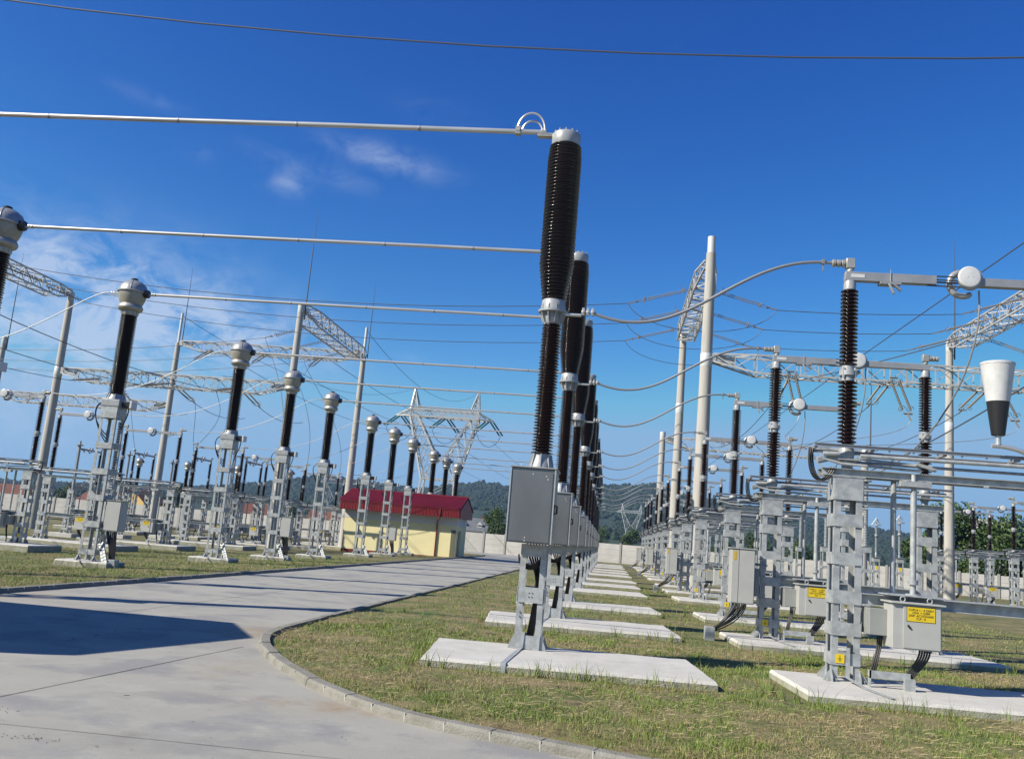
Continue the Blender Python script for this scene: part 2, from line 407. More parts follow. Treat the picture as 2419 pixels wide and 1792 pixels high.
# concrete joints
j = MB()
def jline(p, q, w=.012, z=.0035):
    p = Vector((*p, z)); q = Vector((*q, z)); d = (q-p).normalized(); nn = Vector((-d.y, d.x, 0))*w/2
    k = max(2, int((q-p).length/.4)); vs = []; fs = []
    for i in range(k+1):
        c = p + (q-p)*i/k + nn*random.uniform(-.5, .5); vs += [c-nn*random.uniform(.7,1.2), c+nn*random.uniform(.7,1.2)]
    for i in range(k): fs.append((2*i, 2*i+2, 2*i+3, 2*i+1))
    j.add(vs, fs)
jline((-4.9, 6.4), (-4.45, 11.5), .013); jline((-6.4, -6), (-4.9, 6.4), .013)
jline((-10, 6.45), (-4.75, 6.46), .006); jline((-4.75, 6.46), (1.9, 6.75), .007)
jline((-7.35, 13.5), (-7.35, 86), .012)
for yy in (13.4, 19.0, 24.5, 30, 36, 42, 48, 55, 62, 70, 78): jline((-10, yy), (-4.75, yy+.25), .007)
jline((-10, 0), (10, .4), .01); jline((1.9,-6),(1.9,6.6),.01)
tag(j.build('road_joints', M['joint']), kind='structure')

# ------------------------------------------------------------------ concrete foundations
def pad_mesh(name, x0, x1, y0, y1, h, ch=.03):
    m = MB(); n = 26
    def ring(o, z, jit):
        pts = []
        def edge(a, b, k):
            for i in range(k):
                t = i/k; p = Vector(a)+(Vector(b)-Vector(a))*t
                pts.append((p.x+random.uniform(-jit, jit), p.y+random.uniform(-jit, jit), z))
        A, B, C, D = (x0+o, y0+o), (x1-o, y0+o), (x1-o, y1-o), (x0+o, y1-o)
        edge(A, B, n); edge(B, C, 8); edge(C, D, n); edge(D, A, 8)
        return pts
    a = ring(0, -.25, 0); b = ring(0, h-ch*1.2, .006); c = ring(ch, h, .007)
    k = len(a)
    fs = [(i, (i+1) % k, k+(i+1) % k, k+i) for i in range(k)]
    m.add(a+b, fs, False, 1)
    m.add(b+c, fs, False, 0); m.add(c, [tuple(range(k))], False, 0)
    return m

def tower(m, cx, cy, hw, hd, z0, z1, bands, leg=.07, bandh=.15, foot=True, legmb=None, bandmb=None):
    """batten steel tower; legs go in legmb list of 4 MBs"""
    t = .012
    i = 0
    for sx in (-1, 1):
        for sy in (-1, 1):
            lm = legmb[i]; i += 1
            x = cx+sx*hw; y = cy+sy*hd
            lm.b2(x, x-sx*leg, y, y-sy*t, z0, z1); lm.b2(x, x-sx*t, y-sy*t, y-sy*leg, z0, z1)
    for (zb, zt) in bands:
        e = .006; bm_ = MB(); bandmb.append(bm_)
        bm_.b2(cx-hw-e, cx+hw+e, cy-hd-e-t, cy-hd-e, zb, zt); bm_.b2(cx-hw-e, cx+hw+e, cy+hd+e, cy+hd+e+t, zb, zt)
        bm_.b2(cx-hw-e-t, cx-hw-e, cy-hd-e, cy+hd+e, zb, zt); bm_.b2(cx+hw+e, cx+hw+e+t, cy-hd-e, cy+hd+e, zb, zt)
    if foot:
        for sx in (-1, 1):
            for sy in (-1, 1):
                x = cx+sx*hw; y = cy+sy*hd; m = legmb[(sx+1)+(sy+1)//2]
                m.b2(x-.075, x+.075, y-.075, y+.075, z0-.012, z0+.003)
                # triangular gussets
                o = sx*.11
                for (dx, dy) in ((sx, 0), (0, sy)):
                    a = Vector((x, y, z0)); e_ = Vector((dx, dy, 0))*.10; pz = Vector((0, 0, .15))
                    w = Vector((-dy, dx, 0))*.006
                    p = [a-w, a+e_-w, a+e_*.85+pz*.35-w, a+pz-w, a+w, a+e_+w, a+e_*.85+pz*.35+w, a+pz+w]
                    m.add(p, [(0,1,2,3),(7,6,5,4),(0,4,5,1),(1,5,6,2),(2,6,7,3),(3,7,4,0)])
                for (bx, by) in ((.05, .05), (-.05, .05), (.05, -.05), (-.05, -.05)):
                    m.lathe([(.0, z0+.04), (.011, z0+.04), (.011, z0)], 6, (x+bx, y+by, 0), smooth=False)

def sheds(m, z0, z1, n, core, tip, seg=24, o=(0, 0), droop=.3, alt=1.0, inner_shed=None):
    """stack of porcelain sheds between z0 and z1; core/tip are radii or functions of 0..1"""
    prof = []; p = (z1-z0)/n
    cf = core if callable(core) else (lambda t: core); tf = tip if callable(tip) else (lambda t: tip)
    prof.append((0, z0)); prof.append((cf(0), z0))
    for i in range(n):
        t = (i+.5)/n; c = cf(t); s_ = tf(t) if (i % 2 == 0 or alt == 1) else c+(tf(t)-c)*alt
        z = z0+i*p
        prof += [(c, z+p*.16), (s_-.004, z+p*.34), (s_, z+p*.42), (s_-.003, z+p*.52), (c+(s_-c)*.35, z+p*.72), (c, z+p*.92)]
    prof += [(cf(1), z1), (0, z1)]
    m.soft = True; m.lathe(prof, seg, (o[0], o[1], 0))

def bez(p0, p1, p2, p3, n=24):
    p0, p1, p2, p3 = map(Vector, (p0, p1, p2, p3)); out = []
    for i in range(n+1):
        t = i/n; u = 1-t
        out.append(p0*u*u*u + p1*3*u*u*t + p2*3*u*t*t + p3*t*t*t)
    return out
def sag(p, q, s, n=24):
    p = Vector(p); q = Vector(q)
    return [p+(q-p)*(i/n) - Vector((0, 0, s*4*(i/n)*(1-i/n))) for i in range(n+1)]

YS = [12.46, 18.02, 23.59, 31.42, 36.98, 42.55, 50.38, 55.94, 61.50, 69.33, 74.90, 80.46]
XCB, XD, XCT, XL, XLL = -.97, 3.05, -13.65, -21.0, -23.85
PADROT = R(5)

# ------------------------------------------------------------------ circuit breaker
def make_cb():
    r = empty('circuit_breaker', (XCB, YS[0], 0))
    tag(r, '', 'circuit breaker', 'black circuit breakers in the central row')
    # four legs of folded steel
    for sx in (-1, 1):
        for sy in (-1, 1):
            m = MB(); x = sx*.135; y = .12+sy*.14
            m.b2(x-.038, x+.038, y-.035, y-.025, .2, 1.56); m.b2(x+sx*.038, x+sx*.028, y-.025, y+.035, .2, 1.56)
            if sy < 0 and sx < 0:
                for zz in (.62, .68): m.lathe([(0, y-.055), (.012, y-.055), (.012, y-.035)], 6, (x, 0, zz), ax='y', smooth=False)
            m.b2(x-.06, x+.06, y-.06, y+.06, .188, .206)
            a = Vector((x+sx*.039, y-.03, .2))
            for yy in (y-.03, y+.03):
                m.add([(x+sx*.039, yy, .2), (x+sx*.12, yy, .2), (x+sx*.11, yy, .24), (x+sx*.039, yy, .40), (x+sx*.039, yy+.01, .2), (x+sx*.12, yy+.01, .2), (x+sx*.11, yy+.01, .24), (x+sx*.039, yy+.01, .40)],
                      [(0,1,2,3),(7,6,5,4),(0,4,5,1),(1,5,6,2),(2,6,7,3),(3,7,4,0)])
            m.lathe([(0, .245), (.014, .245), (.014, .2)], 6, (x+sx*.085, y, 0), smooth=False)
            m.build('leg', M['galv'], r)
    for yy in (.12-.14-.052, .12+.14+.042):
        for (za, zb_) in ((.80, 1.0), (.206, .38), (1.40, 1.56)):
            m = MB(); m.b2(-.165, .165, yy, yy+.012, za, zb_)
            if za == .80:
                for bx in (-.02, .02):
                    for bz in (.875, .925): m.lathe([(0, yy-.006), (.008, yy-.006), (.008, yy)], 6, (bx, 0, bz), ax='y', smooth=False, mi=1)
            m.build('batten', [M['galv'], M['blackpl']], r)
    for sx in (-1, 1): m = MB(); m.b2(sx*.186, sx*.176, -.06, .3, .80, 1.0); m.build('batten', M['galv'], r)
    # mechanism box
    b = MB(); b.b2(-.35, .235, -.40, .32, 1.57, 2.545); bx = b.build('mechanism_box', M['boxsteel'], r, .006)
    d = MB(); d.b2(-.325, .205, -.412, -.402, 1.59, 2.50); d.build('door', M['boxsteel'], bx, .004)
    d = MB(); d.b2(-.365, .255, -.425, .335, 2.548, 2.568); d.build('lid', M['cabside'], bx, .004)
    for sx in (-.355, .232): d = MB(); d.b2(sx-.008, sx+.008, -.418, -.401, 1.575, 2.54); d.build('corner_strip', M['alu'], bx)
    d = MB(); d.tube([(.243, -.25, 2.08), (.275, -.25, 2.08), (.275, -.25, 1.98), (.243, -.25, 1.98)], .012, 8); d.b2(.238, .246, -.28, -.22, 1.96, 2.10); d.build('handle', M['blackpl'], bx)
    for (px, pz) in ((-.06, 2.47), (.12, 2.45), (.14, 2.41), (-.11, 1.64), (-.11, 1.60)): d = MB(); d.lathe([(0, -.417), (.007, -.417), (.009, -.412)], 8, (px, 0, pz), ax='y'); d.build('rivet', M['white'], bx)
    d = MB(); d.tube([(-.23, -.36, 2.568), (-.23, -.36, 2.61)], .006, 6); d.build('pin', M['white'], bx)
    # cables below the box
    m = MB()
    for k in range(7):
        x = -.10+.04*k; y = .02+.02*(k % 3)
        m.tube(bez((x, y, 1.57), (x+.02, y, 1.3), (.09+.01*k, y+.05, 1.25), (.05+.012*k, .05+.015*k, .9), 10)+bez((.05+.012*k, .05+.015*k, .9), (.02+.012*k, .05+.015*k, .6), (-.02+.01*k, .1, .4), (-.03+.015*k, .1, .18), 8)[1:], .013, 6)
    for k in range(4): m.tube([(-.05+.17*math.cos(a)*.9+.0, -.02+.02*k, 1.42+.13*math.sin(a)-.02*k) for a in [math.pi*(1+q/10) for q in range(11)]], .012, 6)
    m.build('control_cables', M['rubber'], r)
    m = MB()
    m.bar((-.06, -.075, .42), (-.075, -.09, .22), .05, .006, up=(0, 1, 0)); m.bar((-.075, -.09, .22), (-.09, -.35, .208), .05, .006)
    m.bar((-.09, -.35, .208), (-.13, -1.63, .206), .06, .006); m.bar((-.13, -1.628, .208), (-.13, -1.65, .02), .06, .006, up=(0, 1, 0))
    m.build('earth_strap', M['galv'], r)
    # base flange
    m = MB(); m.lathe([(0, 2.568), (.165, 2.568), (.165, 2.60), (.135, 2.68), (.115, 2.75), (.115, 2.775), (0, 2.775)], 28)
    for k in range(8):
        a = math.pi*2*k/8; c, s_ = math.cos(a), math.sin(a)
        m.bar((c*.155, s_*.155, 2.57), (c*.115, s_*.115, 2.77), .014, .05, up=(c, s_, 0))
    m.build('base_flange', M['flange'], r)
    m = MB(); sheds(m, 2.775, 4.60, 44, lambda t: .092-.008*t, lambda t: .152-.014*t, 36, alt=.86); m.build('support_insulator', M['porc2'], r)
    m = MB(); m.lathe([(0, 4.6), (.10, 4.6), (.115, 4.63), (.125, 4.70), (.12, 4.755), (.205, 4.762), (.205, 4.79), (.165, 4.80), (.165, 4.925), (.15, 4.945), (0, 4.945)], 36)
    for k in range(10):
        a = math.pi*2*k/10; c, s_ = math.cos(a), math.sin(a)
        m.bar((c*.11, s_*.11, 4.62), (c*.165, s_*.165, 4.76), .014, .05, up=(c, s_, 0)); m.bar((c*.168, s_*.168, 4.80), (c*.168, s_*.168, 4.87), .014, .012)
    m.build('middle_flange', M['flange'], r)
    m = MB(); m.b2(.15, .40, -.045, .045, 4.74, 4.765); m.build('terminal_plate', M['alu'], r)
    d = MB()
    for k in range(3): d.lathe([(0, .40+.065*k), (.032, .40+.065*k), (.04, .42+.065*k), (.04, .44+.065*k), (.032, .455+.065*k), (0, .455+.065*k)], 12, (0, 0, 4.80), ax='x'); d.b2(.41+.065*k, .445+.065*k, -.03, .03, 4.755, 4.86)
    d.build('cable_clamp', M['flange'], r, .004)
    # interrupter: barrel that narrows at both ends
    def tipf(t): return .175+.073*min(1, t/.22)-.02*max(0, (t-.9)/.1)
    m = MB(); sheds(m, 4.945, 7.26, 46, lambda t: tipf(t)-.032, tipf, 44, alt=.9); m.build('interrupter', M['porc'], r)
    m = MB(); m.lathe([(0, 7.25), (.195, 7.25), (.205, 7.27), (.212, 7.41), (.20, 7.43), (0, 7.43)], 40)
    for k in range(12):
        a = math.pi*2*k/12; m.lathe([(0, 7.465), (.012, 7.465), (.012, 7.43)], 6, (math.cos(a)*.18, math.sin(a)*.18, 0), smooth=False)
    m.build('top_cap', M['flange'], r)
    m = MB(); m.b2(-.42, -.17, -.05, .05, 7.385, 7.405); m.b2(-.42, -.25, -.05, .05, 7.405, 7.42); m.build('top_terminal', M['cast'], r)
    return r
GCB = 'black circuit breakers in the central row'
cb0 = make_cb()
LCB = ['tall black circuit breaker with grey steel box, nearest and largest of the central row'] + ['black circuit breaker with grey box, %s in the central row' % nth(i) for i in range(1, 12)]
cb0['label'] = LCB[0]
for i in range(1, 12): dup(cb0, (XCB, YS[i], 0), label=LCB[i])
p0 = pad_mesh('concrete_foundation', -1.71, 1.71, -1.02, 1.06, .2).build('concrete_foundation', [M['pad'], M['padside']])
p0.location = (-.44, YS[0]-.55, 0); p0.rotation_euler = (0, 0, PADROT)
tag(p0, 'pale concrete slab under the nearest black circuit breaker', 'foundation', 'concrete slabs under the circuit breakers')
for i in range(1, 12):
    c = p0.copy(); COL.objects.link(c); c.location = (-.44+random.uniform(-.02, .02), YS[i]-.55, 0); c['label'] = 'pale concrete slab under the black circuit breaker %s' % nth(i)

# ------------------------------------------------------------------ disconnector
def text_mesh(s, size, mat_, parent, loc, rot):
    cu = bpy.data.curves.new('lettering', 'FONT'); cu.body = s; cu.size = size; cu.align_x = 'CENTER'; cu.align_y = 'CENTER'; cu.space_line = .95; cu.offset = .0006
    o = bpy.data.objects.new('tmp', cu); COL.objects.link(o)
    dg = bpy.context.evaluated_depsgraph_get(); me = bpy.data.meshes.new_from_object(o.evaluated_get(dg))
    me.materials.clear(); me.materials.append(mat_)
    bpy.data.objects.remove(o); n = bpy.data.objects.new('lettering', me); COL.objects.link(n); n.parent = parent; n.location = loc; n.rotation_euler = rot
    return n
BANDS = [(.40,.55),(.76,.92),(1.15,1.31),(1.64,1.79),(2.12,2.28),(2.46,2.75)]
def make_disc(sx=1, text=('CUPLA 1 - 4 220kV', '=D41 + QS8R', 'DISP. ACTIONARE', 'CLP - R'), cone=False):
    r = empty('disconnector', (0, 0, 0)); tag(r, '', 'disconnector')
    E = 2.8
    for cx in (0, E):
        t = MB(); lm = [MB() for _ in range(4)]
        bl = []; tower(t, sx*cx, 0, .172, .165, .2, 2.75, BANDS, .078, legmb=lm, bandmb=bl)
        t.b2(sx*cx-.20, sx*cx+.20, -.19, .19, 2.752, 2.766)
        to = t.build('support_tower', M['galv'], r)
        for q in lm: q.build('leg', M['galv'], to)
        for q in bl: q.build('batten', M['galv'], to)
    for cx in (0, E):
        m = MB(); m.lathe([(0, 2.94), (.075, 2.94), (.085, 3.0), (.10, 3.06), (.10, 3.12), (.085, 3.16), (0, 3.16)], 20, (sx*cx, 0, 0)); m.lathe([(0, 2.77), (.06, 2.77), (.06, 2.95), (0, 2.95)], 14, (sx*cx, 0, 0))
        m.b2(sx*cx-.14, sx*cx+.14, -.14, .14, 2.985, 3.0); m.build('rotary_bearing', M['flange'], r)
        m = MB(); sheds(m, 3.16, 4.06, 17, .062, .125, 24, (sx*cx, 0)); m.build('insulator', M['porc2'], r)
        m = MB(); m.lathe([(0, 4.055), (.082, 4.055), (.082, 4.12), (.115, 4.125), (.115, 4.19), (.085, 4.195), (.085, 4.26), (0, 4.26)], 20, (sx*cx, 0, 0))
        for k in range(4):
            a = math.pi*(.25+.5*k); m.lathe([(0, 4.225), (.016, 4.225), (.016, 4.09), (0, 4.09)], 6, (sx*cx+.105*math.cos(a), .105*math.sin(a), 0), smooth=False)
        m.build('joint_flange', M['flange'], r)
        m = MB(); sheds(m, 4.26, 5.32, 20, .058, .118, 24, (sx*cx, 0)); m.build('insulator', M['porc2'], r)
        m = MB(); m.lathe([(0, 5.315), (.082, 5.315), (.082, 5.40), (.072, 5.44), (0, 5.44)], 20, (sx*cx, 0, 0)); m.build('cap', M['flange'], r)
        d = -1 if cx == 0 else 1
        m = MB(); m.lathe([(0, 5.57), (.045, 5.57), (.045, 5.62), (0, 5.62)], 12, (sx*cx, 0, 0)); m.b2(sx*cx-.06, sx*cx+.06, -.05, .05, 5.62, 5.76)
        for k in range(3): m.lathe([(0, -.03), (.04, -.03), (.052, -.02), (.052, .015), (.04, .025), (0, .025)], 10, (sx*(cx+d*(.09+.062*k)), 0, 5.69), ax='x')
        m.build('terminal_clamp', M['cast'], r, .008)
    a = MB(); a.b2(0-.05*sx if 0 else sx*-.07, sx*1.12, -.055, .055, 5.445, 5.567); a.b2(sx*.38, sx*.66, -.07, .07, 5.41, 5.44); a.bar((sx*.5, -.05, 5.42), (sx*.56, -.06, 5.28), .05, .03); a.bar((sx*.56, -.05, 5.42), (sx*.66, -.04, 5.33), .04, .03); a.tube([(sx*.52, -.06, 5.41), (sx*.52, -.06, 5.62)], .008, 6)
    ao = a.build('contact_arm', M['steel'], r, .004)
    l = MB(); l.b2(sx*.0+.0 if sx > 0 else -.18, .18 if sx > 0 else 0, -.059, -.0562, 5.485, 5.535); l.build('name_plate', M['white'], ao)
    a = MB(); a.b2(sx*1.62, sx*2.87, -.055, .055, 5.45, 5.562); a.build('contact_arm', M['steel'], r, .004)
    a = MB()
    for (z, x0) in ((5.565, .98), (5.515, 1.1), (5.43, 1.0)): a.tube([(sx*x0, -.03, z), (sx*1.45, -.03, z)], .010, 6)
    a.tube([(sx*1.1, .03, 5.5), (sx*1.5, .03, 5.5)], .012, 6); a.build('contact_finger', M['rod'], r)
    a = MB(); o = (sx*1.53, 0, 5.56); a.lathe([(0, -.10), (.125, -.10), (.142, -.096), (.148, -.088), (.148, -.078), (0, -.078)], 32, o, ax='y')
    for bx in (-.03, .03): a.lathe([(0, -.104), (.008, -.104), (.008, -.1)], 6, (o[0]+bx, 0, o[2]), ax='y')
    cs_ = a.build('corona_shield', M['white'], r)
    a = MB(); a.lathe([(0, -.077), (.150, -.077), (.158, -.065), (.158, -.01), (.14, .01), (0, .012)], 32, (o[0]+sx*.022, o[1], o[2]-.010), ax='y'); a.build('rim', M['flange'], cs_)  # grey colour and sideways offset stand in for shading on the shield's edge
    a = MB(); pts = [(sx*1.49-sx*.17*math.cos(t), .07, 5.50+.17*math.sin(t)) for t in [math.pi*(-.72+1.30*q/16) for q in range(17)]]
    a.tube(pts, [.03]+[.042]*15+[.03], 12); a.build('corona_ring', M['dome'], r)
    # horizontal frames and tubes
    a = MB()
    for yy in (-.17, .17): zz = 3.15 if yy < 0 else 3.105; a.b2(sx*-.45, sx*3.25, yy-.02, yy+.02, zz+.022, zz+.030); a.b2(sx*-.45, sx*3.25, yy-.02, yy+.02, zz-.012, zz-.004); a.b2(sx*-.45, sx*3.25, yy-.004, yy+.004, zz-.004, zz+.022)
    for xx in (-.42, .3, 1.2, 2.1, 3.0): a.b2(sx*xx-.02, sx*xx+.02, -.148, .148, 3.118, 3.150)
    for k in range(9): a.lathe([(0, 3.137), (.012, 3.137), (.012, 3.112), (0, 3.112)], 6, (sx*(.5+.3*k), -.17, 0), smooth=False)
    a.build('earthing_frame', M['steel'], r)
    a = MB(); a.tube([(sx*.12, -.24, 3.035), (sx*3.2, -.24, 3.05)], .026, 10); a.tube([(sx*.1, .24, 3.0), (sx*3.2, .24, 3.0)], .02, 8); a.build('drive_tube', M['galv'], r)
    a = MB()
    for yy in (-.12, .12): a.b2(sx*-.33, sx*3.1, yy-.035, yy+.035, 2.772, 2.782); a.b2(sx*-.33, sx*3.1, yy-.035, yy+.035, 2.86, 2.868); a.b2(sx*-.33, sx*3.1, yy+.026, yy+.034, 2.782, 2.86)
    for xx in (.7, 1.0, 1.7, 2.3): a.b2(sx*xx-.03, sx*xx+.03, -.165, -.09, 2.75, 2.772)
    a.build('base_channel', M['galv'], r)
    a = MB(); a.tube([(sx*-.40, -.12, 3.0), (sx*-.1, -.14, 2.93), (sx*.9, -.16, 2.90)], .018, 8); a.bar((sx*-.40, -.13, 2.96), (sx*-.28, -.10, 2.99), .05, .05); a.bar((sx*-.38, -.08, 2.95), (sx*.02, -.06, 3.07), .05, .07); a.tube([(sx*-.33, -.14, 3.045), (sx*-.12, -.14, 3.055)], .032, 10)
    a.bar((sx*.15, -.02, 3.02), (sx*1.05, -.1, 2.97), .03, .03); a.bar((sx*.85, -.1, 3.0), (sx*1.1, -.1, 2.93), .06, .04); a.build('drive_linkage', M['galv'], r)
    a = MB()
    for k in range(3):
        x0 = -.50+.03*k
        a.tube(bez((sx*x0, -.13+.04*k, 3.12), (sx*(x0-.05), -.13, 2.7), (sx*(x0+.15), -.15, 2.55), (sx*(-.22+.03*k), -.13, 2.88), 14), .012, 6)
    a.build('earth_braid', M['rubber'], r)
    a = MB(); a.tube([(sx*.81, -.15, 1.34), (sx*.81, -.15, 2.64)], .038, 14); a.lathe([(.0, 1.46), (.062, 1.46), (.062, 1.52), (0, 1.52)], 14, (sx*.81, -.15, 0)); a.tube([(sx*.81, -.15, 2.64), (sx*.81, -.15, 2.85)], .03, 10)
    a.b2(sx*.63, sx*1.0, -.22, -.08, 2.69, 2.76); a.build('operating_rod', M['galv'], r)
    a = MB(); a.tube([(sx*.64, .12, 1.34), (sx*.64, .12, 2.80)], .036, 14); a.build('operating_rod', M['galv'], r)
    a = MB()
    for yy in (-.16, .16):
        a.b2(sx*.19, sx*(E-.19), yy-.065, yy+.065, 1.295, 1.305); a.b2(sx*.19, sx*(E-.19), yy-.065, yy+.065, 1.165, 1.175); a.b2(sx*.19, sx*(E-.19), yy+.03, yy+.04, 1.175, 1.295)
    a.build('tie_beam', M['galv'], r)
    a = MB(); a.b2(sx*.42, sx*1.12, -.42, .2, 1.315, 1.33); a.lathe([(0, 1.33), (.09, 1.33), (.09, 1.345), (0, 1.345)], 16, (sx*.81, -.15, 0)); a.build('mounting_plate', M['galv'], r)
    # drive cabinet
    cx0, cx1 = (.43, 1.0)
    b = MB(); b.b2(sx*cx0, sx*cx1, -.62, -.24, .70, 1.23); cb = b.build('drive_cabinet', M['cab'], r, .006)
    d = MB(); d.b2(sx*(cx0-.03), sx*(cx1+.04), -.66, -.20, 1.232, 1.252); d.build('hood', M['cab'], cb, .004)
    d = MB(); d.b2(sx*(cx0+.12), sx*(cx1-.015), -.634, -.622, .715, 1.215); d.build('door', M['cab'], cb, .003)
    d = MB(); d.bar((sx*(cx0+.17), -.640, .985), (sx*(cx0+.205), -.640, .945), .022, .014, up=(0, 1, 0)); d.build('lock', M['blackpl'], cb)
    d = MB()
    for xx in (.60, .92): d.tube([(sx*xx+.03*math.cos(t), -.44, 1.282+.03*math.sin(t)) for t in [2*math.pi*q/12 for q in range(13)]], .007, 6)
    d.build('lifting_eye', M['galv'], cb)
    ex = sx*(cx0+.325)
    s_ = MB(); s_.b2(ex-.162, ex+.162, -.6385, -.6365, 1.035, 1.202, 0); s_.b2(ex-.168, ex+.168, -.6362, -.6342, 1.029, 1.208, 1); sg = s_.build('warning_sign', [M['sign'], M['ink']], r)
    text_mesh('\n'.join(text), .036, M['ink'], sg, (ex, -.6395, 1.118), (R(90), 0, 0))
    b = MB(); b.b2(sx*.22, sx*.46, -.40, .02, .82, 1.14); b.build('auxiliary_box', M['cabside'], r, .005)
    m = MB()
    for k in range(3): m.tube(bez((sx*(.36+.025*k), -.25, .82), (sx*(.37+.02*k), -.25, .6), (sx*(.30+.02*k), -.3, .55), (sx*(.28+.025*k), -.28, .34), 10), .011, 6)
    for k in range(5): m.tube(bez((sx*(.80+.03*k), -.45, .70), (sx*(.81+.03*k), -.45, .56), (sx*(.68+.03*k), -.42, .46), (sx*(.62+.02*k), -.4, .30), 10), .012, 6)
    m.build('control_cables', M['rubber'], r)
    m = MB(); m.b2(sx*.22, sx*.70, -.44, -.43, .31, .40); m.b2(sx*.22, sx*.70, -.43, -.36, .31, .318); m.b2(sx*.22, sx*.24, -.44, -.36, .2, .40); m.b2(sx*.62, sx*.74, -.50, -.40, .2, .34); m.build('cable_tray', M['galv'], r)
    m = MB(); m.bar((sx*.02, -.20, .62), (sx*.02, -.205, .26), .05, .006, up=(0, 1, 0)); m.bar((sx*.02, -.205, .26), (sx*.10, -.7, .212), .05, .006); m.bar((sx*.10, -.7, .212), (sx*.22, -1.42, .212), .05, .006); m.build('earth_strap', M['galv'], r)
    s_ = MB(); s_.b2(sx*-.13, sx*-.02, -.192, -.190, .425, .535, 0)
    x = sx*-.075
    for (w, z) in ((.05, .488), (.034, .474), (.018, .460)): s_.b2(x-w/2, x+w/2, -.1935, -.1922, z-.013, z-.007, 1)
    s_.b2(x-.003, x+.003, -.1935, -.1922, .478, .52, 1); s_.build('earth_sign', [M['sign'], M['ink']], r)
    # cone-shaped cap on the curved earthing arm
    if not cone: return r
    m = MB(); m.lathe([(0, 4.43), (.19, 4.43), (.205, 4.415), (.20, 4.39), (.14, 3.925), (0, 3.925)], 32, (sx*1.79, -.3, -.08)); m.lathe([(.207, 4.405), (.207, 4.43), (.19, 4.438)], 32, (sx*1.79, -.3, -.08)); m.build('white_cone', M['white'], r)
    m = MB(); m.lathe([(0, 3.926), (.137, 3.926), (.082, 3.50), (.07, 3.49), (0, 3.49)], 32, (sx*1.79, -.3, -.08)); m.build('black_cone', M['blackpl'], r)
    m = MB(); m.tube([(sx*1.79, -.3, 3.42), (sx*1.79, -.3, 3.29)], .034, 12); m.tube(bez((sx*1.71, -.3, 3.28), (sx*2.0, -.3, 3.28), (sx*2.2, -.3, 3.22), (sx*2.30, -.26, 3.04), 12), .03, 12); m.build('earthing_arm', M['alu'], r)
    return r
GD = 'disconnectors in the right-hand row'
T = lambda a: ('CUPLA 1 - 4 220kV', '=D41 + QS8'+a, 'DISP. ACTIONARE', 'CLP - '+a)
dR = make_disc(1, T('R'), True); dR.location = (XD, YS[0], 0)
tag(dR, 'disconnector nearest the camera at right, its white and black cone in view', 'disconnector', GD)
dS = make_disc(1, T('S')); dS.location = (XD, YS[1], 0)
tag(dS, 'disconnector with brown insulators and yellow sign, second from the front at right', 'disconnector', GD)
for i in range(2, 12): dup(dS, (XD, YS[i], 0), label='brown disconnector on steel towers, %s in the right row' % nth(i))
GL = 'disconnectors in the left-hand row'
dLm = make_disc(-1, T('T')); dLm.location = (XL, YS[3], -.19)
tag(dLm, 'disconnector on steel towers, nearest of the left row by the image edge', 'disconnector', GL)
for i in range(4, 12): dup(dLm, (XL, YS[i], -.19), label='brown disconnector behind the current transformers, %s in the left row' % nth(i-3, 9))
GF = 'disconnectors at the far right'
for k, (x, y) in enumerate(((20.0, 48.5), (20.0, 53.6), (20.0, 58.6))):
    dup(dS, (x, y, .0), label='distant disconnector before the trees at far right, ' + ['nearest of three', 'middle of three', 'hindmost of three'][k], group=GF)
GB = 'cross-wise disconnectors at the far left'
for k, x in enumerate((-37.0, -32.9, -28.6, -24.8)):
    dup(dS, (x, 60.3, -.19), rz=R(90), label='distant disconnector seen end-on at left, %s from the left' % ['first', 'second', 'third', 'fourth'][k], group=GB)
# slabs under the disconnectors
pd = pad_mesh('concrete_foundation', -.80, 3.75, -1.45, .5, .2).build('concrete_foundation', [M['pad'], M['padside']])
pd.location = (XD, YS[0], 0); pd.rotation_euler = (0, 0, R(3.5)); tag(pd, 'pale concrete slab under the nearest right-hand disconnector', 'foundation', 'concrete slabs under the disconnectors')
for i in range(1, 12):
    c = pd.copy(); COL.objects.link(c); c.location = (XD, YS[i], 0); c['label'] = 'pale concrete slab under the right-row disconnector %s' % nth(i)
pl = pad_mesh('concrete_foundation', -3.75, 1.25, -1.3, .7, .2).build('concrete_foundation', [M['pad'], M['padside']])
pl.location = (XL, YS[3], -.19); tag(pl, 'concrete slab under the nearest left-row disconnector', 'foundation', 'concrete slabs under the left disconnectors')
for i in range(4, 12):
    c = pl.copy(); COL.objects.link(c); c.location = (XL, YS[i], -.19); c['label'] = 'concrete slab under the left-row disconnector %s' % nth(i-3, 9)
for k, (x, y) in enumerate(((20.0, 48.5), (20.0, 53.6), (20.0, 58.6))):
    c = pd.copy(); COL.objects.link(c); c.location = (x, y, 0); c['label'] = 'slab under the far right disconnector, ' + ['nearest of three', 'middle of three', 'hindmost of three'][k]; c['group'] = 'slabs at the far right'
for k, x in enumerate((-37.0, -32.9, -28.6, -24.8)):
    c = pd.copy(); COL.objects.link(c); c.location = (x, 60.3, -.19); c.rotation_euler = (0, 0, R(90)); c['label'] = 'slab under the end-on disconnector at left, %s from the left' % ['first', 'second', 'third', 'fourth'][k]; c['group'] = 'slabs at the far left'

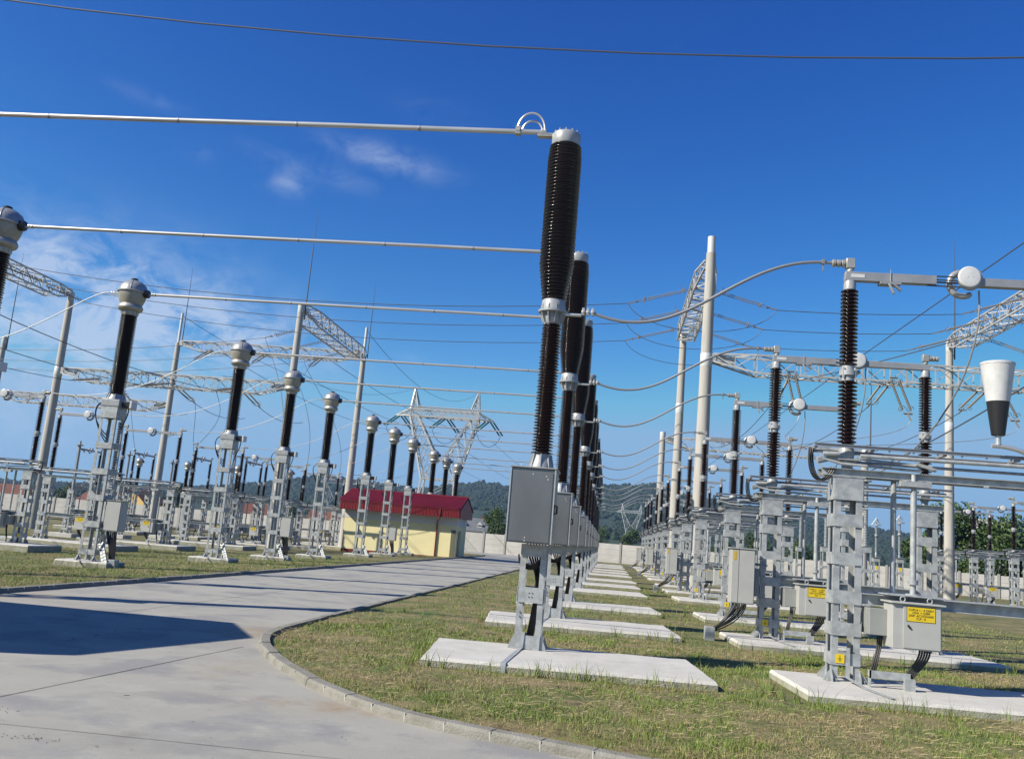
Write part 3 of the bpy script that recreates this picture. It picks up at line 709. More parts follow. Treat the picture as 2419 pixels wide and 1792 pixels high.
# tall control cabinets beside the middle pole of every bay
def make_cabinet():
    r = empty('control_cabinet', (0, 0, 0)); tag(r, '', 'cabinet', 'tall control cabinets beside the disconnectors')
    m = MB(); m.b2(-.20, .22, -.30, .10, .80, 1.78); b = m.build('body', M['cab'], r, .006)
    m = MB(); m.b2(-.23, .25, -.33, .13, 1.782, 1.80); m.build('hood', M['cab'], b, .004)
    m = MB(); m.b2(-.06, .21, -.314, -.302, .815, 1.765); m.build('door', M['cab'], b, .003)
    m = MB(); m.b2(-.192, -.072, -.312, -.302, .815, 1.765); m.build('door', M['cab'], b, .003)
    m = MB(); m.b2(-.165, -.115, -.3155, -.3125, 1.58, 1.74); m.build('sign', M['signold'], b)
    m = MB()
    for k in range(10):
        y = -.27+.034*k; m.tube(bez((-.13+.06*(k % 5), y, .80), (-.14+.06*(k % 5), y, .64), (-.34+.075*(k % 5), -.28+.03*k, .42+.02*(k % 4)), (-.60+.025*(k % 7), -.29+.025*k, .25), 12), .0115, 6)
    m.build('control_cables', M['rubber'], r)
    m = MB(); m.b2(-.62, -.45, -.32, -.05, .02, .34); m.build('cable_duct', M['galv'], r, .004)
    m = MB(); m.b2(.225, .45, -.12, -.08, 1.5, 1.55); m.b2(.225, .45, -.12, -.08, .95, 1.0); m.b2(.24, .32, -.2, .05, .95, 1.45); m.build('bracket', M['cabside'], r)
    return r
k0 = make_cabinet(); k0.location = (2.48, YS[1]-.25, 0)
k0['label'] = 'tall pale grey control cabinet beside the second right-hand disconnector, nearest of its kind'
for q, i in enumerate((4, 7, 10)): dup(k0, (2.48, YS[i]-.25, 0), label='tall pale grey control cabinet in the right row, ' + ['second from the front', 'third from the front', 'farthest away'][q])
dup(k0, (21.7, 48.2, 0), label='tall grey control cabinet at the far right before the trees')

# ------------------------------------------------------------------ current transformer
CTB = [(.30,.44),(1.02,1.18),(1.72,1.88),(2.42,2.58),(3.12,3.28),(3.95,4.25)]
def make_ct(simple=False):
    r = empty('current_transformer', (0, 0, 0)); tag(r, '', 'current transformer')
    t = MB(); lm = [MB() for _ in range(4)]
    bl = []; tower(t, 0, 0, .225, .23, .14, 4.25, CTB, .07, legmb=lm, bandmb=bl); t.b2(-.24, .24, -.245, .245, 4.252, 4.27)
    to = t.build('support_tower', M['galv'], r)
    for q in lm: q.build('leg', M['galv'], to)
    for q in bl: q.build('batten', M['galv'], to)
    m = MB(); m.b2(-.26, .26, -.26, .26, 4.275, 4.46); m.build('base_housing', M['flange'], r, .01)
    m = MB(); m.b2(.30, .52, -.14, .14, 4.26, 4.44); m.b2(.262, .30, -.1, .1, 4.3, 4.4); m.build('terminal_box', M['blackpl'], r, .01)
    m = MB(); m.b2(.50, .56, -.15, .15, 4.25, 4.45); m.build('box_cover', M['white'], r, .01)
    m = MB(); m.lathe([(0, 4.46), (.25, 4.46), (.25, 4.49), (.21, 4.55), (.20, 4.62), (0, 4.62)], 28)
    for k in range(8):
        a = 2*math.pi*(k+.5)/8; m.bar((math.cos(a)*.245, math.sin(a)*.245, 4.46), (math.cos(a)*.2, math.sin(a)*.2, 4.62), .02, .05)
    m.build('lower_flange', M['flange'], r)
    m = MB(); sheds(m, 4.62, 6.86, 40, .158, .226, 32, alt=.88); m.build('insulator', M['porc'], r)
    m = MB(); m.lathe([(0, 6.855), (.20, 6.855), (.215, 6.88), (.215, 6.97), (.23, 6.98), (.30, 7.0), (.335, 7.05), (.335, 7.10), (.30, 7.155), (.285, 7.18), (0, 7.18)], 36)
    for k in range(12):
        a = 2*math.pi*k/12; m.bar((math.cos(a)*.215, math.sin(a)*.215, 6.87), (math.cos(a)*.225, math.sin(a)*.225, 6.98), .016, .03)
    m.build('neck', M['cast'], r)
    m = MB(); m.lathe([(0, 7.17), (.285, 7.17), (.32, 7.24), (.355, 7.34), (.375, 7.44), (.38, 7.52), (0, 7.52)], 40); m.build('head', M['head'], r)
    m = MB(); pr = [(0, 7.52), (.38, 7.52)]
    pr = [(.405, 7.50), (.415, 7.515), (.415, 7.535), (.39, 7.55)]
    for q in range(1, 11):
        a = math.pi/2*q/10; pr.append((.385*math.cos(a)+.0, 7.55+.33*math.sin(a)))
    m.lathe(pr, 40)
    for k in range(4):
        a = math.pi*(.1+.5*k); pts = [(math.cos(a)*.39*math.cos(b), math.sin(a)*.39*math.cos(b), 7.553+.333*math.sin(b)) for b in [math.pi/2*q/12 for q in range(12)]]; m.tube(pts, .006, 5)
    m.build('dome', M['dome'], r)
    m = MB(); m.lathe([(0, 7.93), (.075, 7.93), (.095, 7.92), (.095, 7.85), (0, 7.85)], 20); m.build('cap', M['blackpl'], r)
    m = MB(); m.lathe([(0, .35), (.10, .35), (.115, .37), (.115, .47), (.10, .49), (.05, .50), (0, .50)], 20, (0, 0, 7.5), ax='x'); m.build('bushing', M['blackpl'], r)
    m = MB(); m.b2(.48, .64, -.035, .035, 7.46, 7.49); m.b2(-.62, -.38, -.045, .045, 7.46, 7.49)
    for k in range(2): m.lathe([(0, .57+.07*k), (.05, .57+.07*k), (.05, .61+.07*k), (0, .61+.07*k)], 10, (0, 0, 7.5), ax='x'); m.lathe([(0, -.57-.07*k), (.045, -.57-.07*k), (.045, -.53-.07*k), (0, -.53-.07*k)], 10, (0, 0, 7.5), ax='x')
    m.build('terminal_clamp', M['alu'], r)
    m = MB()
    for k in range(3): m.tube(bez((-.24, -.1+.05*k, 4.40), (-.55-.05*k, -.1+.05*k, 4.40), (-.62, -.1+.05*k, 3.9), (-.16, .1, 3.5-.1*k), 16), .014, 6)
    m.tube(bez((.42, 0, 4.26), (.42, 0, 3.9), (.25, .05, 3.9), (.15, .1, 3.3), 12), .016, 6); m.build('secondary_cables', M['rubber'], r)
    m = MB(); m.b2(-.34, -.22, -.12, .12, 4.42, 4.50); m.build('small_terminal_box', M['cast'], r, .005)
    # perforated cable duct on the right side
    m = MB(); x = .245
    z = .62
    m.b2(x, x+.008, -.10, -.085, .6, 3.9); m.b2(x, x+.008, .065, .08, .6, 3.9)
    while z < 3.9:
        m.b2(x, x+.008, -.085, .065, z, z+.035); z += .07
    m.build('cable_ladder', M['galv'], r)
    m = MB(); m.bar((.26, -.05, .62), (.62, -.30, .02), .14, .05, up=(0, 1, 0)); 
    for k in range(7):
        t = .1+.13*k; m.b2(.26+.36*t-.05, .26+.36*t+.05, -.05-.25*t-.085, -.05-.25*t-.075, .62-.6*t-.012, .62-.6*t+.012)
    m.build('slanted_duct', M['galv'], r)
    m = MB(); m.b2(.235, .24, -.06, .16, 2.42, 2.60); m.build('yellow_plate', M['signold'], r)
    m = MB(); m.bar((0, -.25, .42), (0, -.26, .18), .04, .006, up=(0, 1, 0)); m.bar((0, -.26, .18), (-.05, -.62, .15), .05, .006); m.build('earth_strap', M['galv'], r)
    return r
GCT = 'current transformers left of the road'
ct0 = make_ct(); ct0.location = (XCT, YS[0], -.02)
def ctz(i): return -.02 if i < 3 else -.05
ct0['label'] = 'round-headed current transformer, foremost of the left row, outside the picture edge'; ct0['group'] = GCT
for i in range(1, 12):
    lb = 'current transformer with round silver head cut by the left picture edge' if i == 1 else 'current transformer with round silver head on a steel tower, %s in view' % nth(i-1, 11)
    dup(ct0, (XCT, YS[i], -.02), label=lb)
m0 = pad_mesh('concrete_foundation', -.72, .72, -.5, .5, .14).build('concrete_foundation', [M['pad'], M['padside']])
m0.location = (XCT, YS[0], -.02); m0.rotation_euler = (0, 0, R(2)); tag(m0, 'small concrete block under the foremost current transformer', 'foundation', 'blocks under the current transformers')
for i in range(1, 12):
    c = m0.copy(); COL.objects.link(c); c.location = (XCT, YS[i], -.02); c['label'] = 'small concrete block under the current transformer %s' % nth(i)
def make_ctbox():
    r = empty('junction_cabinet', (0, 0, 0)); tag(r, '', 'cabinet', 'grey junction cabinets on the current transformers')
    m = MB(); m.b2(.30, .74, -.18, .18, .95, 1.75); b = m.build('body', M['cab'], r, .006)
    m = MB(); m.b2(.28, .76, -.21, .21, 1.752, 1.768); m.build('hood', M['cabside'], b)
    m = MB(); m.b2(.56, .66, -.1835, -.1815, 1.58, 1.66); m.build('sign', M['signold'], b)
    m = MB(); m.b2(.32, .72, -.19, -.182, .97, 1.73); m.build('door', M['cab'], b, .003)
    m = MB(); m.b2(.24, .30, -.1, -.06, 1.0, 1.05); m.b2(.24, .30, -.1, -.06, 1.6, 1.65); m.build('bracket', M['galv'], r)
    m = MB()
    for k in range(8): m.tube(bez((.38+.035*k, -.05+.03*(k % 3), .95), (.39+.035*k, -.05, .7), (.55+.02*k, -.05, .6), (.58+.02*k, -.1, .05), 10), .016, 6)
    m.build('control_cables', M['rubber'], r)
    m = MB(); m.b2(.52, .80, -.22, .02, -.1, .22); m.build('cable_duct', M['galv'], r, .004)
    return r
kb = make_ctbox(); kb.location = (XCT, YS[2], -.02); kb['label'] = 'grey junction cabinet with thick black cables on the nearest whole current transformer'
dup(kb, (XCT, YS[4], -.02), label='grey junction cabinet on the third current transformer in view')
dup(kb, (XCT, YS[7], -.02), label='white junction cabinet in front of the yellow building')
# smaller far instrument transformers, same build at 72 percent
for k, x in enumerate((-37.0, -33.0, -28.9, -24.7)):
    c = dup(ct0, (x, 68.8, -.19), label='small distant current transformer at left, %s from the left' % ['first', 'second', 'third', 'fourth'][k], group='small distant current transformers')
    c.scale = (.72, .72, .72)

# ------------------------------------------------------------------ tubes and cables
GT = 'aluminium tubes over the road'
for i in range(12):
    r = empty('tubular_conductor', (XCT+.62, YS[i], 7.48)); tag(r, 'shiny aluminium tube over the road to the circuit breaker %s' % nth(i), 'conductor tube', GT)
    x1 = XCB-.30-(XCT+.62)
    m = MB(); m.tube([(0, 0, 0), (x1*.25, 0, -.012), (x1*.5, 0, -.018), (x1*.75, 0, -.012), (x1, 0, -.02)], .038, 14); m.build('tube', M['alu'], r)
    m = MB()
    for t in (.18, .34, .52, .68, .84): m.lathe([(.0395, x1*t-.02), (.041, x1*t-.015), (.041, x1*t+.015), (.0395, x1*t+.02)], 14, (0, 0, -.016), ax='x')
    m.build('weld_sleeve', M['cable'], r)
    m = MB()
    for (y, h, a0, a1) in ((-.035, .26, x1-.42, x1-.02), (.035, .17, x1-.36, x1-.06)):
        cx = (a0+a1)/2; rr = (a1-a0)/2
        m.tube([(cx-rr*math.cos(t), y, -.0+h*math.sin(t)) for t in [math.pi*q/14 for q in range(15)]], .016, 8)
    m.build('expansion_loop', M['alu'], r)
    m = MB(); m.b2(x1-.45, x1-.38, -.055, .055, -.07, .05); m.lathe([(.04, -.03), (.062, -.03), (.062, .03), (.04, .03)], 12, (x1-.415, 0, -.018), ax='x'); m.b2(x1-.06, x1+.10, -.05, .05, -.07, -.045)
    m.lathe([(.04, -.03), (.055, -.03), (.055, .03), (.04, .03)], 12, (x1-.03, 0, -.018), ax='x'); m.build('clamp', M['cast'], r)
for i in range(12):
    m = MB(); y = YS[i]
    pts = bez((XCB+.55, y, 4.80), (XCB+1.9, y, 4.30), (XCB+2.45, y, 5.80), (XD-.22, y, 5.69), 28)
    m.tube(pts, .022, 8); m.box((XD-.36, y, 5.70), (.035, .07, .07)); m.box((XD-.36, y, 5.63), (.02, .02, .12))
    tag(m.build('jumper_cable', M['cable']), 'grey sagging cable from circuit breaker to disconnector, %s in the right row' % nth(i), 'cable', 'cables from the breakers to the right disconnectors')
for i in range(1, 12):
    m = MB(); y = YS[i]
    q = (XL+.26, y, 5.50); rr_ = .0135
    pts = bez((XCT-.68, y, 7.48), (XCT-1.6, y, 7.45), (XCT-3.4, y, 5.2), q, 26)
    m.tube(pts, rr_, 8)
    tag(m.build('jumper_cable', M['cablel']), 'pale sagging cable left of the current transformer, %s in the left row' % nth(i-1, 11), 'cable', 'cables from the current transformers to the left disconnectors')

# ------------------------------------------------------------------ gantries
def make_pole(x, y, top, name_label, rb=.27, rt_=.17, bands=(), rod=None, ext=None, zb=-.2, er=.105):
    r = empty('gantry_pole', (x, y, 0)); tag(r, name_label, 'pole', 'concrete gantry poles')
    m = MB(); m.tube([(0, 0, zb), (0, 0, top*.5), (0, 0, top)], [rb, (rb+rt_)/2, rt_], 28); m.build('shaft', M['poleconc'], r)
    if ext: m = MB(); m.tube([(0, 0, top), (0, 0, ext)], er, 18); m.build('top_tube', M['paleband'], r)
    for b in bands: m = MB(); m.lathe([(rb-(rb-rt_)*b/top+.004, b-.3), (rb-(rb-rt_)*b/top+.014, b-.28), (rb-(rb-rt_)*b/top+.012, b+.28), (rb-(rb-rt_)*b/top+.003, b+.3)], 28); m.build('steel_band', M['paleband'], r)
    if not ext: m = MB(); m.lathe([(rt_+.002, top-.55), (rt_+.006, top-.54), (rt_+.006, top+.01), (0, top+.02)], 24); m.build('top_cap', M['paleband'], r)
    if rod:
        m = MB(); z0 = top-1 if not ext else top-.3
        dx = (rt_+.10)
        m.tube([(dx, 0, z0), (dx, 0, z0+(rod-z0)*.55), (dx, 0, rod)], [.045, .032, .008], 8); m.b2(-.02, dx, -.03, .03, z0+.2, z0+.26); m.b2(-.02, dx, -.03, .03, top-.1, top-.04)
        m.build('lightning_rod', M['rod'], r)
    return r
PH = 14.95
make_pole(3.72, 39.5, 14.75, 'thick pale concrete pole, tallest in the picture right of the breakers', bands=(9.9,), ext=15.5, er=.175, rb=.33, rt_=.21)
make_pole(3.66, 53.6, 14.4, 'slimmer concrete pole just behind the tallest one', bands=(9.9,), rb=.30, rt_=.19)
make_pole(3.6, 69.5, 10.5, 'short concrete pole farthest back in the right row', rb=.28, rt_=.21)
make_pole(18.85, 39.5, 14.9, 'concrete pole beyond the right picture edge', bands=(9.9,), rb=.30, rt_=.19)
make_pole(18.85, 54, 14.9, 'concrete pole with lightning rod at right behind the cone', bands=(9.9,), rod=21.1, rb=.30, rt_=.19)
make_pole(-35.4, 54, 14.9, 'leftmost whole concrete pole, leaning by the left row', bands=(9.7,), rb=.31, rt_=.20, zb=-.4)
make_pole(-35.4, 39.5, 14.9, 'concrete pole beyond the left picture edge', bands=(9.7,), rb=.30, rt_=.19, zb=-.4)
make_pole(-20, 54, 15.0, 'concrete pole with tall lightning rod behind the fifth transformer head', bands=(9.7,), rod=21.3, rb=.29, rt_=.19, zb=-.4)
make_pole(-20, 69, 14.95, 'concrete pole with thin top mast rising over the red roof', ext=17.1, rod=20.9, rb=.31, rt_=.20, zb=-.4)
make_pole(-35.4, 69, 14.95, 'concrete pole with thin top mast behind the second transformer head', ext=17.4, rod=21.2, rb=.31, rt_=.20, zb=-.4)
make_pole(-50.4, 69, 14.5, 'concrete pole with lightning rod at the left picture edge', rod=21.8, rb=.31, rt_=.20, zb=-.4)
make_pole(14.25, 54, 8.3, 'low concrete mast with lightning rod between the right-hand towers', rod=13.7, rb=.22, rt_=.19)
def truss(p, q, w, h, label, n=16, taper=.125, group='lattice gantry beams'):
    p = Vector(p); q = Vector(q); d = (q-p); L_ = d.length; d.normalize()
    s_ = Vector((-d.y, d.x, 0)).normalized(); u = Vector((0, 0, 1))
    r = empty('lattice_beam', p); tag(r, label, 'lattice beam', group)
    ch = MB(); br = MB(); rings = []
    for i in range(n+1):
        t = i/n; k = min(1, .42+.58*min(t, 1-t)/taper)
        c = d*(L_*t); rings.append([c+s_*(w/2*k)+u*(h*.3), c-s_*(w/2*k)+u*(h*.3), c-s_*(w/2*k)+u*(h*.3-h*k), c+s_*(w/2*k)+u*(h*.3-h*k)])
    for i in range(n):
        a, b = rings[i], rings[i+1]
        for k in range(4):
            ch.bar(a[k], b[k], .075, .075)
            k2 = (k+1) % 4
            if i > 0: br.bar(a[k], a[k2], .04)
            if (i+k) % 2: br.bar(a[k], b[k2], .04)
            else: br.bar(a[k2], b[k], .04)
    for e in (0, n):
        a = rings[e]; ch.bar((a[0]+a[1])/2, (a[2]+a[3])/2, .26, .30)
    for e, f in ((0, 1), (n, n-1)):
        a = rings[e]; b = rings[f]; c1 = (a[0]+a[2])/2; c2 = (b[0]+b[2])/2; ch.bar(c1, c2, .24*1, .22)
    ch.build('chord', M['lattice'], r); br.build('lacing', M['lattice'], r)
    return r
truss((3.70, 39.75, 14.25), (3.66, 53.35, 14.1), .95, .82, 'lattice beam between the two tall poles right of the breakers')
truss((4.0, 39.5, 9.95), (18.55, 39.5, 9.95), .85, .78, 'long lattice beam crossing behind the nearest disconnectors at right')
truss((18.85, 39.75, 14.7), (18.85, 53.75, 14.7), .95, .82, 'lattice beam rising out of the right picture edge')
truss((3.9, 69.5, 9.9), (18.8, 69.5, 9.9), .85, .78, 'low distant lattice beam starting at the short rear pole')
truss((-35.1, 54, 9.7), (-20.3, 54, 9.7), .85, .78, 'lattice beam at left behind the second transformer insulator')
truss((-35.4, 39.75, 14.7), (-35.4, 53.75, 14.7), .95, .82, 'lattice beam running out at the left picture edge')
truss((-20, 54.25, 14.75), (-20, 68.75, 14.75), 1.15, 1.0, 'lattice beam seen from below beside the tallest lightning rod')
truss((-35.1, 69, 14.85), (-20.3, 69, 14.85), .85, .78, 'high lattice beam behind the third transformer head')
truss((-50.1, 69, 9.8), (-35.7, 69, 9.8), .85, .78, 'low lattice beam at the far left behind the disconnectors')

def string_mesh():
    m = MB(); Ls = 2.6
    for y in (-.16, .16):
        prof = [(0, 0), (.012, 0), (.012, .25)]
        n = 19
        for i in range(n):
            z = .25+(Ls-.5)*i/n; p = (Ls-.5)/n
            prof += [(.014, z), (.014, z+p*.3), (.052, z+p*.5), (.046, z+p*.62), (.014, z+p*.7)]
        prof += [(.012, Ls-.25), (.012, Ls), (0, Ls)]
        m.lathe(prof, 8, (0, y, 0), ax='x')
        for x in (.35, Ls-.35):
            m.tube([(x+.0, y+.13*math.cos(t), .13*math.sin(t)) for t in [2*math.pi*q/10 for q in range(9)]], .012, 5)
        m.tube([(.3, y, 0), (.42, y, .28)], .010, 5)
    m.bar((Ls, -.17, 0), (Ls, .17, 0), .06, .05); m.bar((Ls, 0, 0), (Ls+.45, 0, 0), .05, .05); m.bar((0, -.16, 0), (0, .16, 0), .05, .05)
    return m
STR = string_mesh().build('strain_insulator', M['string']); smesh = STR.data; bpy.data.objects.remove(STR)
def place_string(p, d, label):
    o = bpy.data.objects.new('strain_insulator', smesh); COL.objects.link(o); d = Vector(d).normalized()
    o.location = p; o.rotation_euler = d.to_track_quat('X', 'Z').to_euler()
    tag(o, label, 'insulator string', 'double strain insulator strings'); return Vector(p)+d*3.05
PHN = ['front', 'middle', 'rear']
def span(p, q, s, label, where, r=.018, sl=.30, mt='wire'):
    """conductor between two beams with insulator strings at both ends"""
    p = Vector(p); q = Vector(q); d = (q-p).normalized()
    a = place_string(p, d-Vector((0, 0, sl)), 'insulator strings %s, left or near end' % where)
    b = place_string(q, -d-Vector((0, 0, sl)), 'insulator strings %s, right or far end' % where)
    m = MB(); m.tube(sag(a, b, s, 30), r, 6)
    tag(m.build('overhead_wire', M[mt]), label, 'wire', 'overhead wires'); return a, b
loops = []
for k, y in enumerate((42.6, 46.5, 50.6)):
    a, b = span((-34.85, y, 14.35), (3.15, y, 13.95), .9, 'thin overhead wire spanning the road, %s of three' % PHN[k], 'of the %s wire across the road' % PHN[k])
    c, d = span((4.2, y, 13.95), (18.3, y, 14.4), .10, 'thin overhead wire right of the tall poles, %s of three' % PHN[k], 'of the %s wire right of the tall poles' % PHN[k])
    m = MB(); m.tube(bez(b, b+Vector((.8, 0, -1.6)), c+Vector((-.8, 0, -1.6)), c, 18), .016, 6)
    tag(m.build('jumper_wire', M['wire']), 'hanging wire loop under the tall lattice beam, %s of three' % PHN[k], 'wire', 'wire loops under the tall beam')
for k, y in enumerate((57.5, 61.4, 65.5)):
    e = place_string((-20.6, y, 14.3), (-1, 0, -.3), 'dark insulator strings left of the leaning lattice beam, %s of three' % PHN[k])
    m = MB(); m.tube(sag(e, (-64, y+2, 12.6), 1.4, 24), .018, 6); tag(m.build('overhead_wire', M['wire']), 'dark overhead wire at upper left behind the heads, %s of three' % PHN[k], 'wire', 'overhead wires')
    m = MB(); m.tube(bez(e, e+Vector((1, 0, -2)), (-20.6, YS[7+k], 9), (XL+.05, YS[7+k], 5.5), 20), .015, 6); tag(m.build('jumper_wire', M['wire']), 'dark wire dropping beside the concrete pole, %s of three' % PHN[k], 'wire', 'dropping wires')
for k, x in enumerate((-32.3, -27.7, -23.2)):
    nm = ['left', 'middle', 'right'][k]
    e1 = place_string((x, 53.5, 9.35), (0, -1, -.22), 'insulator strings before the left lattice beam, %s of three' % nm)
    e2 = place_string((x, 54.5, 9.35), (0, 1, -.22), 'insulator strings behind the left lattice beam, %s of three' % nm)
    m = MB(); m.tube(sag(e1, (x, 26, 8.6), .5, 20)+sag((x, 26, 8.6), (x, 4, 8.8), .4, 12)[1:], .018, 6); tag(m.build('overhead_wire', M['wire']), 'dark busbar wire running out at the left edge, %s of three' % nm, 'wire', 'overhead wires')
    m = MB(); m.tube(sag(e2, (x, 66, 8.9), .4, 16), .018, 6); tag(m.build('overhead_wire', M['wire']), 'dark busbar wire between the two left beams, %s of three' % nm, 'wire', 'overhead wires')
    m = MB(); m.tube(bez(e1, e1+Vector((.2, .6, -1)), (x+.8, 50.6, 7.2), (XLL+.2, 50.4, 5.6), 18) if k == 2 else bez(e2, e2+Vector((0, .6, -1)), ((-32.9, -28.6)[k], 59.4, 7), ((-32.9, -28.6)[k], 60.3, 5.5), 18), .015, 6); tag(m.build('jumper_wire', M['wire']), 'dark wire dropping from the left busbar, %s of three' % nm, 'wire', 'dropping wires')
    e3 = place_string((x, 68.5, 14.4), (0, -1, -.5), 'insulator strings under the high rear beam, %s of three' % nm)
    m = MB(); m.tube(sag(e3, (x+3, 54.5, 10.2), .4, 16), .016, 6); tag(m.build('overhead_wire', M['wire']), 'thin wire from the high rear beam down to the front beam, %s of three' % nm, 'wire', 'overhead wires')
for k, x in enumerate((7.2, 11.4, 15.4)):
    nm = ['left', 'middle', 'right'][k]
    e1 = place_string((x, 39.0, 9.55), (0, -1, -.95), 'insulator strings hanging before the right beam, %s of three' % nm)
    e2 = place_string((x, 40.0, 9.55), (0, 1, -.22), 'insulator strings behind the right beam, %s of three' % nm)
    m = MB(); m.tube(sag(e2, (x, 69, 9.6), .7, 20), .018, 6); tag(m.build('overhead_wire', M['wire']), 'dark busbar wire between the two right beams, %s of three' % nm, 'wire', 'overhead wires')
    m = MB(); m.tube(bez(e1, e1+Vector((-.2, 0, -1)), (6.1, 36+.5*k, 6.4), (5.95, YS[4] if k else YS[3], 5.62), 18), .013, 6); tag(m.build('jumper_wire', M['cablel']), 'thin pale wire dropping to a right-row disconnector, %s of three' % nm, 'wire', 'dropping wires')
def wire(pts, label, r=.016, mt='wire', nm='overhead_wire'):
    m = MB(); m.tube(pts, r, 6); tag(m.build(nm, M[mt]), label, 'wire', 'overhead wires')
# conductor high over the foreground
m = MB(); m.tube([((-46+2*i), 11, 7.9-.0+(.0057*((-46+2*i)-1.35)**2)) for i in range(47)], .0115, 8)
tag(m.build('overhead_wire', M['wire']), 'single grey wire across the top of the sky', 'wire', 'overhead wires')
for k, y in enumerate((42.6, 46.5, 50.6)):
    e = place_string((19.4, y, 14.4), (1, 0, -.3), 'insulator strings right of the rising lattice beam, %s of three' % PHN[k])
    wire(sag(e, (44, y, 14.0), .8, 16), 'overhead wire leaving the picture at right, %s of three' % PHN[k])
wire([(15.6, 8, 14.2), (14.9, 20, 13.95), (14.5, 34, 13.9), (14.45, 55, 14.2), (14.6, 120, 15), (15.4, 250, 17.5), (17.77, 540, 27)], 'thick dark diagonal wire in the upper right sky', .026)
wire(sag((9.6, 12, 7.6), (9.3, 41.2, 5.0), .6, 20), 'dark diagonal wire below the cone at right', .018)
wire(sag((16.2, 10, 9.6), (7.4, 39.5, 9.2), .5, 24), 'dark wire rising behind the cone to the right edge', .018)
for k in range(3):     # pale droppers from the right-hand columns
    wire(bez((4.75+XD-3.05, YS[k]+.06, 5.42), (4.85, YS[k], 3.9), (4.2, YS[k]+2.5, 2.4), (3.6, YS[k]+4.3, 3.4), 20), 'pale wire curving down from the contact arm, %s in the right row' % nth(k), .012, 'cablel', 'jumper_wire')
wire(sag((-20, 69, 16.9), (-23, 149.5, 25.2), 3.2, 24), 'thin dark earth wire from the pole mast to the pylon tip', .02)
wire(sag((-35.4, 69, 17.2), (-33.9, 149.5, 25.2), 3.2, 24), 'thin dark earth wire from the second mast to the left pylon tip', .02)
for k, (x, x2) in enumerate(((-42, -36), (-37.5, -28.2), (-33, -20.8))):
    wire(sag((x+10, 70, 14.5), (x2, 146.5, 17.6), 1.2, 24), 'line wire from the rear gantry to the lattice pylon, %s of three' % ['left', 'middle', 'right'][k], .022)
    wire(sag((x2+.2, 153.5, 17.6), (-9+(-7.6, .2, 7.6)[k], 343, 18.6), 4, 24), 'line wire behind the lattice pylon, %s of three' % ['left', 'middle', 'right'][k], .025)

# ------------------------------------------------------------------ slim posts and arresters
def make_post(kind):
    r = empty('post_insulator' if kind == 0 else 'surge_arrester', (0, 0, 0)); tag(r, '', 'insulator post' if kind == 0 else 'surge arrester')
    t = MB(); lm = [MB() for _ in range(4)]; hw = .17 if kind == 0 else .14
    H = 2.4 if kind == 0 else 2.2
    bl = []; tower(t, 0, 0, hw, hw, .15, H, [(.3,.42),(.9,1.02),(1.5,1.62),(H-.2,H)], .05, legmb=lm, bandmb=bl); t.b2(-.2, .2, -.2, .2, H+.002, H+.016)
    to = t.build('support_tower', M['galv'], r)
    for q in lm: q.build('leg', M['galv'], to)
    for q in bl: q.build('batten', M['galv'], to)
    m = MB(); m.b2(-.65, .65, -.5, .5, -.1, .14); m.build('base_block', M['pad'], r, .02)
    m = MB()
    if kind == 0:
        sheds(m, H+.02, H+2.35, 40, .06, .085, 14); m.build('insulator', M['greypost'], r)
        m = MB(); m.lathe([(0, H+2.35), (.07, H+2.35), (.20, H+2.38), (.20, H+2.41), (.06, H+2.44), (.05, H+2.62), (0, H+2.62)], 14); m.bar((-.16, 0, H+2.40), (.16, 0, H+2.40), .06); m.build('cap', M['cast'], r)
    else:
        sheds(m, H+.25, H+.95, 14, .04, .065, 12); sheds(m, H+1.05, H+1.75, 14, .04, .065, 12); m.lathe([(.05, H+.02), (.05, H+.25), (.03, H+.26)], 10); m.lathe([(0, H+.94), (.075, H+.94), (.075, H+1.06), (0, H+1.06)], 12); m.build('insulator', M['greypost'], r)
        m = MB(); z = H+1.78
        pts = [(-.22, 0, z-.28), (0, .22, z-.28), (.22, 0, z-.28), (0, -.22, z-.28)]
        for a in range(4): m.tube([pts[a], pts[(a+1) % 4]], .014, 6); m.tube([pts[a], (0, 0, z+.05)], .012, 6)
        m.build('grading_ring', M['alu'], r)
        m = MB(); m.b2(-.06, .06, -.165, -.16, H-.55, H-.40); m.build('sign', M['sign'], r)
    return r
po = make_post(0); po.location = (9.3, 35.0, 0); po['label'] = 'slim grey post insulator on a short tower right of the nearest disconnector'; po['group'] = 'slim grey post insulators'
for k, (x, y, lb) in enumerate(((9.3, 41.2, 'slim grey post insulator behind the nearest two operating rods'), (9.3, 46.5, 'slim grey post insulator farthest back at right'), (-28.4, 46.3, 'slim grey post insulator left of the nearest whole current transformer'), (-28.4, 51.5, 'slim grey post insulator just right of the nearest whole transformer tower'), (-28.4, 57, 'slim grey post insulator deep in the left yard'))):
    dup(po, (x, y, 0 if x > 0 else -.15), label=lb)
ar = make_post(1); ar.location = (12.5, 41.7, 0); ar['label'] = 'grey surge arrester with square ring, right one of the pair behind the big tower'; ar['group'] = 'surge arresters'
dup(ar, (12.5, 45.2, 0), label='grey surge arrester with square ring, left one of the pair behind the big tower')
dup(ar, (12.5, 48.8, 0), label='grey surge arrester with square ring, rearmost')

